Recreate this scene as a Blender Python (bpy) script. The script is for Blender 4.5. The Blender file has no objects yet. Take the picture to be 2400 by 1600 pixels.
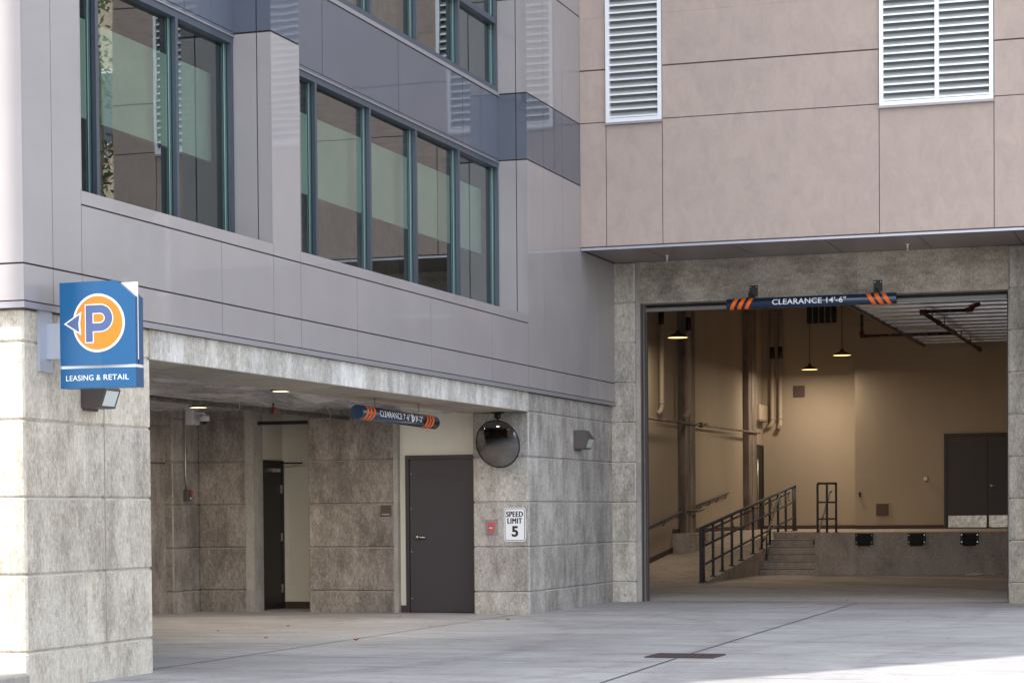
import bpy, bmesh, math, random
from mathutils import Vector, Matrix
R = math.radians
random.seed(7)
sc = bpy.context.scene
C = sc.collection

# ------------------------------------------------------------------ camera
cam_d = bpy.data.cameras.new('camera')
cam = bpy.data.objects.new('camera', cam_d); C.objects.link(cam); sc.camera = cam
F, PX, PY = 5155.08, 1128.79, 1339.83
yaw, pitch, roll = .3251, -.0264, -.0083
fw = Vector((-math.sin(yaw)*math.cos(pitch), math.cos(yaw)*math.cos(pitch), math.sin(pitch)))
rt = Vector((math.cos(yaw), math.sin(yaw), 0)); up = rt.cross(fw)
rt2 = rt*math.cos(roll)+up*math.sin(roll); up2 = -rt*math.sin(roll)+up*math.cos(roll)
m = Matrix((rt2, up2, -fw)).transposed().to_4x4()
m.translation = (8.8882, -32.6992, 1.3651)
cam.matrix_world = m
cam_d.sensor_fit = 'HORIZONTAL'; cam_d.sensor_width = 36; cam_d.lens = F/2400*36
cam_d.shift_x = (1200-PX)/2400; cam_d.shift_y = (PY-800)/2400
cam_d.clip_start = .1; cam_d.clip_end = 600

# ------------------------------------------------------------------ light
SUN_EL = 55; SX, SY = -.52, -.854
w = bpy.data.worlds.new('World'); sc.world = w; w.use_nodes = True
nt = w.node_tree; bg = nt.nodes['Background']
sky = nt.nodes.new('ShaderNodeTexSky'); sky.sky_type = 'NISHITA'; sky.sun_disc = False
sky.sun_elevation = R(SUN_EL); sky.sun_rotation = math.atan2(SX, SY)
sky.air_density = 1.0; sky.dust_density = 2.0; sky.ozone_density = 1.0
hs = nt.nodes.new('ShaderNodeHueSaturation'); hs.inputs['Saturation'].default_value = .42
nt.links.new(sky.outputs[0], hs.inputs['Color']); nt.links.new(hs.outputs[0], bg.inputs[0]); bg.inputs[1].default_value = .15
sl = bpy.data.lights.new('sun', 'SUN'); sl.energy = 2.0; sl.angle = R(.5); sl.color = (1, .95, .88)
so = bpy.data.objects.new('sun', sl); C.objects.link(so)
d = Vector((-SX*math.cos(R(SUN_EL)), -SY*math.cos(R(SUN_EL)), -math.sin(R(SUN_EL))))
so.rotation_euler = d.to_track_quat('-Z', 'Y').to_euler(); so.location = (-10, -20, 30)
vs = sc.view_settings; vs.view_transform = 'Standard'; vs.look = 'None'; vs.gamma = 1; vs.exposure = 1.75
sc.cycles.max_bounces = 10; sc.cycles.diffuse_bounces = 6; sc.cycles.glossy_bounces = 4
sc.cycles.use_denoising = True; sc.cycles.sample_clamp_indirect = 6

# ------------------------------------------------------------------ materials
def mat(name, col, rough=.6, metal=0, coat=0, coat_r=.05, spec=.5):
    mt = bpy.data.materials.new(name); mt.use_nodes = True
    b = mt.node_tree.nodes['Principled BSDF']
    b.inputs['Base Color'].default_value = (*col, 1); b.inputs['Roughness'].default_value = rough
    b.inputs['Metallic'].default_value = metal; b.inputs['Coat Weight'].default_value = coat
    b.inputs['Coat Roughness'].default_value = coat_r; b.inputs['Specular IOR Level'].default_value = spec
    return mt
class N:
    def __init__(s, mt):
        s.t = mt.node_tree; s.b = s.t.nodes['Principled BSDF']
        s.pos = s.t.nodes.new('ShaderNodeNewGeometry').outputs['Position']
    def noise(s, scale, stretch=(1, 1, 1), detail=6, rough=.6, off=0, dist=0):
        mp = s.t.nodes.new('ShaderNodeMapping'); mp.inputs['Scale'].default_value = stretch
        mp.inputs['Location'].default_value = (off, off*.7, off*1.3)
        s.t.links.new(s.pos, mp.inputs[0])
        n = s.t.nodes.new('ShaderNodeTexNoise'); n.inputs['Scale'].default_value = scale
        n.inputs['Detail'].default_value = detail; n.inputs['Roughness'].default_value = rough
        n.inputs['Distortion'].default_value = dist
        s.t.links.new(mp.outputs[0], n.inputs['Vector']); return n.outputs['Fac']
    def ramp(s, x, a, b, c0=(0, 0, 0), c1=(1, 1, 1)):
        r = s.t.nodes.new('ShaderNodeValToRGB'); e = r.color_ramp.elements
        e[0].position = a; e[1].position = b; e[0].color = (*c0, 1); e[1].color = (*c1, 1)
        s.t.links.new(x, r.inputs[0]); return r.outputs[0]
    def mix(s, f, a, b, mode='MIX'):
        x = s.t.nodes.new('ShaderNodeMix'); x.data_type = 'RGBA'; x.blend_type = mode
        for i, v in ((0, f), (6, a), (7, b)):
            if isinstance(v, (int, float)): x.inputs[i].default_value = v
            elif isinstance(v, tuple): x.inputs[i].default_value = (*v, 1)
            else: s.t.links.new(v, x.inputs[i])
        return x.outputs[2]
    def math(s, op, a, b=0):
        x = s.t.nodes.new('ShaderNodeMath'); x.operation = op
        for i, v in ((0, a), (1, b)):
            if isinstance(v, (int, float)): x.inputs[i].default_value = v
            else: s.t.links.new(v, x.inputs[i])
        return x.outputs[0]
    def color(s, c): s.t.links.new(c, s.b.inputs['Base Color'])
    def rough(s, c): s.t.links.new(c, s.b.inputs['Roughness'])
    def bump(s, h, strength=.3, dist=.01, coat=False):
        b = s.t.nodes.new('ShaderNodeBump'); b.inputs['Strength'].default_value = strength
        b.inputs['Distance'].default_value = dist; s.t.links.new(h, b.inputs['Height'])
        if coat is not True: s.t.links.new(b.outputs[0], s.b.inputs['Normal'])
        if coat: s.t.links.new(b.outputs[0], s.b.inputs['Coat Normal'])
    def voro(s, scale):
        v = s.t.nodes.new('ShaderNodeTexVoronoi'); v.inputs['Scale'].default_value = scale
        s.t.links.new(s.pos, v.inputs['Vector']); return v.outputs['Distance']

def concrete(name, dark, mid, light, streak=.6, contrast=1.0, mottle=1.0, off=0, grain=(1, 1, .42)):
    mt = mat(name, mid, .85, spec=.3); n = N(mt)
    # fractal cement skin: crisp at every size, slightly drawn out downwards
    a1 = n.noise(4.2, grain, 12, .80, off); a2 = n.noise(1.0, (1, 1, .75), 8, .68, off+3)
    f = n.math('ADD', n.math('MULTIPLY', a1, .62), n.math('MULTIPLY', a2, .38))
    c = n.mix(n.ramp(f, .5-.12/contrast, .5+.01), dark, mid)
    c = n.mix(n.math('MULTIPLY', n.ramp(f, .5, .5+.13/contrast), streak+.2), c, light)
    # tone of each cast lift and of the boards within it
    sp = n.t.nodes.new('ShaderNodeSeparateXYZ'); n.t.links.new(n.pos, sp.inputs[0])
    lift = n.math('FLOOR', n.math('DIVIDE', n.math('SUBTRACT', sp.outputs[2], .305), .6096))
    brd = n.math('FLOOR', n.math('DIVIDE', n.math('ADD', n.math('ADD', sp.outputs[0], sp.outputs[1]), 40.15+off), 1.22))
    wn = n.t.nodes.new('ShaderNodeTexWhiteNoise'); wn.noise_dimensions = '1D'
    n.t.links.new(n.math('ADD', n.math('MULTIPLY', lift, 7.31), n.math('MULTIPLY', brd, 3.17)), wn.inputs['W'])
    c = n.mix(1.0, c, n.ramp(wn.outputs['Value'], 0, 1, (.86, .86, .87), (1.06, 1.05, 1.03)), 'MULTIPLY')
    # fine grain, pale drips, bug holes, dark specks
    fine = n.ramp(n.noise(42, (1, 1, .45), 6, .85, off+9), .40, .62)
    c = n.mix(min(.9*mottle, 1), c, n.mix(fine, (.36, .35, .34), (.64, .64, .64)), 'OVERLAY')
    dr = n.ramp(n.noise(15, (1, 1, .07), 6, .75, off+41), .60, .67)
    dm = n.ramp(n.noise(1.7, (1, 1, .6), 5, .65, off+57), .5, .6)
    c = n.mix(n.math('MULTIPLY', n.math('MULTIPLY', dr, dm), .5), c, light)
    pit = n.ramp(n.voro(22), .05, .09, (.3, .28, .25), (1, 1, 1))
    pm = n.ramp(n.noise(2.3, (1, 1, 1), 2, .5, off+5), .5, .6)
    c = n.mix(n.math('MULTIPLY', pm, .85), c, n.mix(1.0, c, pit, 'MULTIPLY'))
    c = n.mix(.75*mottle, c, n.ramp(n.noise(9, (1, 1, .6), 9, .82, off+31), .30, .42, (.45, .42, .39), (1, 1, 1)), 'MULTIPLY')
    n.color(c)
    n.bump(n.math('ADD', n.noise(24, (1, 1, .6), 8, .78, off), n.math('MULTIPLY', pit, .5)), .45, .004)
    return mt

M = {}
M['conc_pillar'] = concrete('pillar concrete', (.37, .33, .27), (.61, .56, .475), (.78, .74, .66), .6, 1.05, 1.1, 2)
M['conc_wall'] = concrete('wall concrete', (.23, .213, .195), (.405, .382, .353), (.62, .60, .57), .6, 1.1, 1.2, 14)
M['conc_beam'] = concrete('whitened beam concrete', (.38, .36, .32), (.58, .565, .53), (.80, .79, .77), .85, 1.2, 1.0, 33)
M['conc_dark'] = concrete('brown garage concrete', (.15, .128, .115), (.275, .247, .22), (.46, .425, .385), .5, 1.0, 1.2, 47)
M['conc_strip'] = concrete('smooth jamb concrete', (.3, .28, .25), (.38, .355, .32), (.46, .44, .42), .4, 1, .5, 51)
M['conc_jamb'] = concrete('bay jamb concrete', (.27, .25, .21), (.47, .435, .38), (.66, .625, .565), .6, 1.1, 1.1, 27)
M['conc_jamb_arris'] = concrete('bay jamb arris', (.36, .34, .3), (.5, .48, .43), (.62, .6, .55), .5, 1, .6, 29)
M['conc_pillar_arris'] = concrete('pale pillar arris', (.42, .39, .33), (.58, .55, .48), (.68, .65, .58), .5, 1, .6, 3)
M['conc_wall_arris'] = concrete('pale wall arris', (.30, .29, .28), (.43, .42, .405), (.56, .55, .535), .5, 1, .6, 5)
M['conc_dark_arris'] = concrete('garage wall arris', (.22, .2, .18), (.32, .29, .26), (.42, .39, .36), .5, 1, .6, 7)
M['conc_soffit_bounce'] = concrete('bounce-tinted beam underside', (.36, .31, .25), (.44, .39, .32), (.52, .47, .4), .4, 1, .6, 55)  # tan stands for warm sun bounce painted onto the beam underside
M['conc_header'] = concrete('header concrete', (.21, .185, .155), (.39, .35, .295), (.58, .54, .48), .6, 1.1, 1.1, 61, (.45, 1, 1))
M['conc_dock'] = concrete('dock concrete', (.35, .305, .275), (.52, .465, .425), (.62, .57, .54), .5, 1, .9, 71)
M['conc_floor'] = concrete('ramp floor concrete', (.33, .29, .26), (.48, .43, .39), (.57, .52, .48), .3, 1, .6, 77)

def metal_panel(name, col, coat=.5, coat_r=.03, wav=.014):
    mt = mat(name, col, .42, .0, coat, coat_r, .4); n = N(mt)
    n.b.inputs['Coat IOR'].default_value = 1.55
    v = n.noise(1.1, (1, 1, 1), 3, .5, 0)
    f = n.noise(300, (1, 1, 1), 2, .5, 3)
    n.color(n.mix(n.ramp(v, .3, .7), tuple(c*.95 for c in col), tuple(c*1.05 for c in col)))
    h = n.noise(1.3, (1, 1, 1.5), 1.5, .4, 7)
    b = n.t.nodes.new('ShaderNodeBump'); b.inputs['Strength'].default_value = 1; b.inputs['Distance'].default_value = wav*.1
    n.t.links.new(h, b.inputs['Height']); n.t.links.new(b.outputs[0], n.b.inputs['Coat Normal'])
    n.bump(f, .06, .001)
    return mt
M['panel'] = metal_panel('warm grey metal panel', (.34, .316, .316))
M['panel_blue'] = metal_panel('slate blue metal panel', (.084, .10, .138), .8)
M['panel_dark'] = mat('dark gap behind panels', (.035, .03, .03), .8)
M['flash'] = mat('grey flashing metal', (.33, .32, .34), .4, .3)
M['flash_dark'] = mat('dull grey door edge', (.2, .19, .19), .5, .3)
M['win_frame'] = mat('blue grey window frame', (.075, .095, .125), .35, .3)
M['glass_edge'] = mat('green glass edge', (.075, .15, .15), .25)
M['glass_bead'] = mat('pale green glass bead', (.32, .50, .46), .25)
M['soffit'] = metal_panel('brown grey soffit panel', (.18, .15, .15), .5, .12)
M['fascia'] = mat('pale fascia flashing', (.42, .42, .5), .35, .4)

def glass():
    mt = bpy.data.materials.new('green tinted glass'); mt.use_nodes = True; t = mt.node_tree; t.nodes.clear()
    o = t.nodes.new('ShaderNodeOutputMaterial'); mx = t.nodes.new('ShaderNodeMixShader')
    tr = t.nodes.new('ShaderNodeBsdfTransparent'); tr.inputs[0].default_value = (.69, .81, .76, 1)
    gl = t.nodes.new('ShaderNodeBsdfGlossy'); gl.inputs['Roughness'].default_value = 0
    gl.inputs[0].default_value = (.92, .97, .96, 1)
    fr = t.nodes.new('ShaderNodeFresnel'); fr.inputs[0].default_value = 1.5
    mu = t.nodes.new('ShaderNodeMath'); mu.operation = 'MULTIPLY_ADD'; mu.inputs[1].default_value = 1.75; mu.inputs[2].default_value = .05
    geo = t.nodes.new('ShaderNodeNewGeometry'); no = t.nodes.new('ShaderNodeTexNoise'); no.inputs['Scale'].default_value = .9
    t.links.new(geo.outputs['Position'], no.inputs['Vector']); no.inputs['Detail'].default_value = 1
    bp = t.nodes.new('ShaderNodeBump'); bp.inputs['Distance'].default_value = .0012; t.links.new(no.outputs['Fac'], bp.inputs['Height'])
    t.links.new(bp.outputs[0], gl.inputs['Normal'])
    t.links.new(fr.outputs[0], mu.inputs[0]); t.links.new(mu.outputs[0], mx.inputs[0])
    t.links.new(tr.outputs[0], mx.inputs[1]); t.links.new(gl.outputs[0], mx.inputs[2]); t.links.new(mx.outputs[0], o.inputs[0])
    return mt
M['glass'] = glass()
M['room'] = mat('dark office interior', (.17, .115, .105), .9); n = N(M['room'])
n.color(n.mix(n.ramp(n.noise(1.6, (1, 1, 1), 8, .75, 3, .4), .4, .62), (.10, .065, .06), (.24, .17, .155)))
M['bulkhead'] = mat('pale bulkhead behind glass', (.50, .54, .47), .8); n = N(M['bulkhead'])
n.color(n.mix(n.ramp(n.noise(.9, (1, 1, 1), 7, .7, 8), .35, .65), (.44, .48, .42), (.54, .58, .51)))

def stucco():
    mt = mat('pinkish tan stucco', (.44, .345, .31), .95, spec=.15); n = N(mt)
    a = n.ramp(n.noise(.8, (1, 1, 1), 6, .65), .3, .7)
    b = n.ramp(n.noise(5, (1, 1, .6), 7, .75, 4, .6), .42, .7)
    c = n.mix(a, (.475, .385, .335), (.43, .352, .312))
    c = n.mix(n.math('MULTIPLY', b, .7), c, (.36, .30, .275))
    c = n.mix(.35, c, n.mix(n.noise(120, (1, 1, 1), 4, .8), (.3, .3, .3), (.7, .7, .7)), 'OVERLAY')
    n.color(c); n.bump(n.noise(140, (1, 1, 1), 5, .7), .5, .003); return mt
M['stucco'] = stucco()
M['dock_floor'] = concrete('pinkish brown bounce-tinted dock floor', (.36, .315, .29), (.56, .51, .475), (.66, .61, .58), .4, 1, .8, 91, (.5, 1.6, 1))  # warm bounce light inside the bay is painted into this floor colour
M['joint'] = mat('dark stucco joint', (.09, .07, .06), .9)
M['white_metal'] = mat('white painted aluminium', (.82, .84, .88), .35, .1)
def ripple():
    mt = mat('pale grey louver blade', (.6, .63, .62), .45, .3); n = N(mt)
    n.bump(n.noise(40, (1, 1, 4), 3, .6), .5, .004); return mt
M['louver'] = ripple()
M['louver_back'] = mat('dark louver recess', (.2, .22, .22), .9)

def ground():
    mt = mat('grey concrete paving', (.42, .425, .44), .75, spec=.3); n = N(mt)
    a = n.ramp(n.noise(.33, (1, 1, 1), 8, .66, 2, .7), .34, .66)
    b = n.ramp(n.noise(.9, (.6, 1.5, 1), 9, .72, 6, 1.0), .46, .64)
    c = n.mix(a, (.28, .275, .272), (.425, .423, .425))
    c = n.mix(n.math('MULTIPLY', b, .7), c, (.25, .24, .24))
    s = n.ramp(n.noise(1.5, (.28, 2.2, 1), 9, .8, 31, .9), .56, .64)
    c = n.mix(n.math('MULTIPLY', s, .8), c, (.15, .138, .135))
    l = n.ramp(n.noise(2.2, (.5, 1.6, 1), 8, .75, 44, .8), .58, .72)
    c = n.mix(n.math('MULTIPLY', l, .45), c, (.5, .51, .53))
    c = n.mix(.7, c, n.mix(n.noise(19, (.8, 1.4, 1), 7, .82), (.28, .28, .28), (.72, .72, .72)), 'OVERLAY')
    k1 = n.ramp(n.noise(.55, (1, 1, 1), 9, .7, 83, 1.2), .60, .66)
    c = n.mix(n.math('MULTIPLY', k1, .6), c, (.19, .172, .165))
    t1 = n.ramp(n.noise(4, (.12, 5, 1), 8, .75, 17, .3), .64, .70)
    c = n.mix(n.math('MULTIPLY', t1, .75), c, (.11, .10, .10))
    for cx, cy, rad in ((-9.0, -11.5, 11.2), (-9.0, -11.5, 13.0), (17.5, -13.0, 13.2), (17.5, -13.0, 11.6)):
        vd = n.t.nodes.new('ShaderNodeVectorMath'); vd.operation = 'DISTANCE'; n.t.links.new(n.pos, vd.inputs[0]); vd.inputs[1].default_value = (cx, cy, 0)
        e_ = n.math('ABSOLUTE', n.math('SUBTRACT', n.math('ADD', vd.outputs['Value'], n.math('MULTIPLY', n.noise(.8, (1, 1, 1), 3), .3)), rad+.15))
        band = n.ramp(e_, .07, .19, (1, 1, 1), (0, 0, 0))
        c = n.mix(n.math('MULTIPLY', n.math('MULTIPLY', band, n.ramp(n.noise(1.4, (1, 1, 1), 9, .8, rad), .42, .66)), .42), c, (.15, .14, .14))
    pm = n.ramp(n.noise(6, (1, 1, 1), 3, .6, 12), .70, .715)
    c = n.mix(n.math('MULTIPLY', pm, .7), c, (.1, .08, .075))
    st = n.ramp(n.noise(.9, (2.2, .12, 1), 5, .6, 71, .3), .58, .74)
    c = n.mix(n.math('MULTIPLY', st, .35), c, (.2, .19, .19))
    n.color(c); n.bump(n.noise(28, (1, 1.6, 1), 8, .8), .4, .005); return mt
M['ground'] = ground()
M['seam'] = mat('dark sealed joint', (.07, .065, .065), .9)
M['cream'] = mat('cream painted wall', (.83, .80, .70), .8)
M['dock_paint'] = mat('tan painted dock wall', (.43, .365, .29), .85)
for k in ('cream', 'dock_paint'):
    n = N(M[k]); base = tuple(n.b.inputs['Base Color'].default_value)[:3]
    c = n.mix(n.ramp(n.noise(.7, (1, 1, .5), 5, .6), .35, .65), tuple(v*.9 for v in base), base)
    sp = n.ramp(n.noise(4, (1, 1, 1), 6, .8, 9), .68, .74)
    c = n.mix(n.math('MULTIPLY', sp, .3), c, tuple(v*.5 for v in base)); n.color(c); n.bump(n.noise(60), .15, .002)
M['base'] = mat('brown rubber baseboard', (.07, .045, .04), .7)
M['door'] = mat('charcoal painted door', (.052, .047, .055), .45); n = N(M['door']); n.bump(n.noise(200), .25, .001)
M['door_frame'] = mat('charcoal door frame', (.04, .037, .044), .45)
M['black'] = mat('black paint', (.015, .014, .016), .5)
M['rubber'] = mat('black rubber', (.02, .019, .019), .8)
M['steel'] = mat('brushed steel', (.62, .6, .56), .3, 1); n = N(M['steel'])
n.color(n.mix(n.ramp(n.noise(9, (1, 1, 1), 5), .35, .65), (.4, .34, .3), (.75, .74, .72)))
M['rail'] = mat('dark blue grey railing paint', (.075, .08, .095), .6)
M['dock_col'] = mat('taupe steel column', (.2, .165, .15), .7); n = N(M['dock_col'])
n.color(n.mix(n.ramp(n.noise(3, (1, 1, .3), 6), .4, .65), (.13, .105, .095), (.27, .225, .2)))
M['pipe'] = mat('tan painted pipe', (.5, .42, .33), .5)
M['pipe_black'] = mat('black steel pipe', (.035, .03, .03), .45); n = N(M['pipe_black'])
n.color(n.mix(n.ramp(n.noise(14, (1, 1, 1), 5), .45, .65), (.02, .018, .018), (.13, .1, .085)))
M['pipe_red'] = mat('dark red pipe fitting', (.16, .03, .025), .5)
M['galv'] = mat('galvanised conduit', (.5, .52, .5), .35, .7)
M['bracket'] = mat('pale blue grey bracket metal', (.42, .45, .52), .35, .3)
M['red'] = mat('glossy red plastic', (.8, .02, .03), .25)
M['clear'] = mat('greyish clear cover', (.5, .47, .48), .15, spec=.8); M['clear'].node_tree.nodes['Principled BSDF'].inputs['Alpha'].default_value = .13
M['bronze'] = mat('dark bronze metal', (.1, .085, .08), .5, .2)
M['lens'] = mat('pale lamp lens', (.62, .68, .66), .12, 0, .5)
M['white'] = mat('white plastic', (.78, .77, .76), .4)
M['sign_white'] = mat('white sign face', (.84, .86, .9), .35)
M['ink'] = mat('black sign ink', (.015, .015, .018), .5)
M['sign_blue'] = mat('blue sign paint', (.012, .115, .28), .38, 0, .08, .2, .35)
M['sign_blue_side'] = mat('navy sign side', (.015, .07, .17), .35)
M['sign_inner'] = mat('slate blue sign symbol', (.085, .135, .30), .4)
M['orange'] = mat('orange sign disc', (.85, .25, .012), .4)
M['bar_navy'] = mat('navy painted tube', (.008, .028, .068), .25, 0, .6, .08)
M['bar_orange'] = mat('bright orange stripe', (1, .17, .01), .3)
M['letter'] = mat('white lettering', (.85, .87, .9), .4)
M['plaque'] = mat('brown plaque', (.09, .055, .05), .5)
M['leaf_dry'] = mat('dry orange leaf', (.33, .14, .06), .8)
M['bark'] = mat('pale bark', (.45, .42, .35), .9)
M['leaf'] = mat('green leaf', (.11, .19, .05), .6)
M['drain'] = mat('rusty dark grate', (.06, .04, .038), .8)
def galv_deck():
    mt = mat('galvanised steel deck', (.75, .76, .78), .22, .9); n = N(mt)
    n.color(n.mix(n.ramp(n.noise(3, (1, 4, 1), 7, .7), .35, .7), (.68, .68, .68), (.95, .96, .98))); return mt
M['deck'] = galv_deck()
def sheet():
    mt = mat('grey plastic ceiling sheet', (.75, .75, .78), .22, 0, .8, .1, .8); n = N(mt)
    n.bump(n.noise(3.2, (.9, .45, 1), 5, .62, 0, 2.2), 1, .16); return mt
M['sheet'] = sheet()
def emit(name, col, s):
    mt = bpy.data.materials.new(name); mt.use_nodes = True; b = mt.node_tree.nodes['Principled BSDF']
    b.inputs['Base Color'].default_value = (.8, .8, .8, 1); b.inputs['Emission Color'].default_value = (*col, 1)
    b.inputs['Emission Strength'].default_value = s; return mt
M['lamp_warm'] = emit('lit warm lamp face', (1, .62, .25), .9)
M['lamp_cool'] = emit('lit disc lamp face', (1, .80, .5), .9)
M['mirror'] = mat('convex mirror glass', (.25, .25, .26), .02, 1)
M['tan_far'] = mat('tan rendered wall', (.5, .42, .33), .9)
M['siding'] = mat('grey siding', (.3, .3, .32), .7)
M['plain_far'] = mat('pale grey wall', (.42, .41, .4), .9)

# ------------------------------------------------------------------ mesh helpers
class MB:
    def __init__(s): s.bm = bmesh.new(); s.mats = []
    def mi(s, m):
        if m not in s.mats: s.mats.append(m)
        return s.mats.index(m)
    def faces(s, verts, faces, m, smooth=False):
        vs = [s.bm.verts.new(v) for v in verts]; i = s.mi(m)
        for f in faces:
            try:
                fc = s.bm.faces.new([vs[k] for k in f]); fc.material_index = i; fc.smooth = smooth
            except ValueError: pass
        return vs
    def box(s, x0, x1, y0, y1, z0, z1, m):
        v = [(x, y, z) for x in (x0, x1) for y in (y0, y1) for z in (z0, z1)]
        s.faces(v, [(0, 1, 3, 2), (4, 6, 7, 5), (0, 4, 5, 1), (2, 3, 7, 6), (0, 2, 6, 4), (1, 5, 7, 3)], m); return s
    def cbox(s, x0, x1, y0, y1, z0, z1, c, m, arris=None):
        """box whose top and bottom edges (and the upright edges) are chamfered by c"""
        def ring(z, i):
            a, b, e, f = x0+i, x1-i, y0+i, y1-i; k = c
            return [(a+k, e, z), (b-k, e, z), (b, e+k, z), (b, f-k, z), (b-k, f, z), (a+k, f, z), (a, f-k, z), (a, e+k, z)]
        v = ring(z0, c)+ring(z0+c, 0)+ring(z1-c, 0)+ring(z1, c)
        fs = [tuple(range(7, -1, -1)), tuple(range(24, 32))]
        for r in range(3):
            for k in range(8):
                a = r*8+k; b = r*8+(k+1) % 8; fs.append((a, b, b+8, a+8))
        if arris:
            pale = [f for i, f in enumerate(fs[2:]) if i >= 16 or (8 <= i < 16 and i % 2 == 1)]  # upper and upright chamfers: pale cement edge with caught sky light painted in
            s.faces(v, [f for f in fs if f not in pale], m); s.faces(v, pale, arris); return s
        s.faces(v, fs, m); return s
    def prism(s, pts, axis, a, b, m, smooth=False):
        """extrude a 2-D outline along an axis; pts are the other two coordinates in x,y,z order"""
        def P(p, t):
            return {'x': (t, p[0], p[1]), 'y': (p[0], t, p[1]), 'z': (p[0], p[1], t)}[axis]
        n = len(pts); v = [P(p, a) for p in pts]+[P(p, b) for p in pts]
        fs = [tuple(range(n)), tuple(range(2*n-1, n-1, -1))]+[(k, k+n, (k+1) % n+n, (k+1) % n) for k in range(n)]
        s.faces(v, fs, m, smooth); return s
    def tube(s, pts, r, m, n=12, cap=True):
        pts = [Vector(p) for p in pts]; rings = []
        for i, p in enumerate(pts):
            if i == 0: d = pts[1]-p
            elif i == len(pts)-1: d = p-pts[i-1]
            else: d = (pts[i+1]-p).normalized()+(p-pts[i-1]).normalized()
            d.normalize(); a = d.orthogonal().normalized() if i == 0 else (pa-d*pa.dot(d)).normalized()
            pa = a; b = d.cross(a); rr = r[i] if isinstance(r, (list, tuple)) else r
            rings.append([p+(a*math.cos(2*math.pi*k/n)+b*math.sin(2*math.pi*k/n))*rr for k in range(n)])
        v = [q for g in rings for q in g]; fs = []
        for i in range(len(rings)-1):
            for k in range(n):
                fs.append((i*n+k, i*n+(k+1) % n, (i+1)*n+(k+1) % n, (i+1)*n+k))
        i0 = len(s.bm.faces)
        vs = s.faces(v, fs, m, True)
        if cap:
            for idx in (list(range(n-1, -1, -1)), list(range((len(rings)-1)*n, len(rings)*n))):
                f = s.bm.faces.new([vs[k] for k in idx]); f.material_index = s.mi(m)
        return s
    def lathe(s, prof, cx, cy, cz, m, n=32, M4=None):
        """profile of (radius, height) turned about the vertical through (cx, cy)"""
        v = []; fs = []
        for r, z in prof:
            for k in range(n):
                a = 2*math.pi*k/n; q = Vector((r*math.cos(a), r*math.sin(a), z))
                if M4: q = M4 @ q
                v.append((q.x+cx, q.y+cy, q.z+cz))
        for i in range(len(prof)-1):
            for k in range(n): fs.append((i*n+k, i*n+(k+1) % n, (i+1)*n+(k+1) % n, (i+1)*n+k))
        s.faces(v, fs, m, True); return s
    def disc(s, c, nrm, r, m, n=24, r2=None, squash=1):
        nrm = Vector(nrm).normalized(); a = nrm.orthogonal().normalized(); b = nrm.cross(a); c = Vector(c)
        o = [c+(a*math.cos(2*math.pi*k/n)+b*math.sin(2*math.pi*k/n)*squash)*r for k in range(n)]
        if r2 is None: s.faces(o, [tuple(range(n))], m)
        else:
            o += [c+(a*math.cos(2*math.pi*k/n)+b*math.sin(2*math.pi*k/n)*squash)*r2 for k in range(n)]
            s.faces(o, [(k, (k+1) % n, (k+1) % n+n, k+n) for k in range(n)], m)
        return s
    def obj(s, name, parent=None, label=None, keep=False):
        off = Vector((0, 0, 0)); q = parent
        while q is not None: off += q.location; q = q.parent
        me = bpy.data.meshes.new(name)
        bmesh.ops.remove_doubles(s.bm, verts=s.bm.verts, dist=1e-6)
        for v in s.bm.verts: v.co -= off
        if not keep: bmesh.ops.recalc_face_normals(s.bm, faces=s.bm.faces)
        s.bm.to_mesh(me); s.bm.free()
        for k in s.mats: me.materials.append(M[k])
        o = bpy.data.objects.new(name, me); C.objects.link(o); o.parent = parent
        if label: o['label'] = label
        return o
def thing(name, label, cat, loc=(0, 0, 0), group=None):
    o = bpy.data.objects.new(name, None); C.objects.link(o); o.location = loc
    o.empty_display_size = .2; o['label'] = label; o['category'] = cat
    if group: o['group'] = group
    return o
def tag(o, label, cat, group=None):
    o['label'] = label; o['category'] = cat
    if group: o['group'] = group
    return o
def dup(root, loc, label):
    r = root.copy(); C.objects.link(r); r.location = loc; r['label'] = label
    for ch in root.children:
        c = ch.copy(); C.objects.link(c); c.parent = r
        for g in ch.children:
            e = g.copy(); C.objects.link(e); e.parent = c
    return r
def text_mesh(txt, height, bold=.0, sx=1.0, spacing=1.0, depth=.003):
    """white space trimmed lettering as a bmesh lying in XY, lower left corner at the origin, wanted cap height"""
    cu = bpy.data.curves.new('t', 'FONT'); cu.body = txt; cu.size = 1; cu.offset = bold; cu.extrude = 0
    cu.space_character = spacing; cu.resolution_u = 6
    o = bpy.data.objects.new('t', cu); C.objects.link(o)
    dg = bpy.context.evaluated_depsgraph_get(); me = bpy.data.meshes.new_from_object(o.evaluated_get(dg))
    bm = bmesh.new(); bm.from_mesh(me); bpy.data.meshes.remove(me); bpy.data.objects.remove(o); bpy.data.curves.remove(cu)
    x0 = min(v.co.x for v in bm.verts); x1 = max(v.co.x for v in bm.verts)
    y0 = min(v.co.y for v in bm.verts); y1 = max(v.co.y for v in bm.verts); k = height/(y1-y0)
    for v in bm.verts: v.co = Vector(((v.co.x-x0)*k*sx, (v.co.y-y0)*k, 0))
    return bm, (x1-x0)*k*sx
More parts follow.
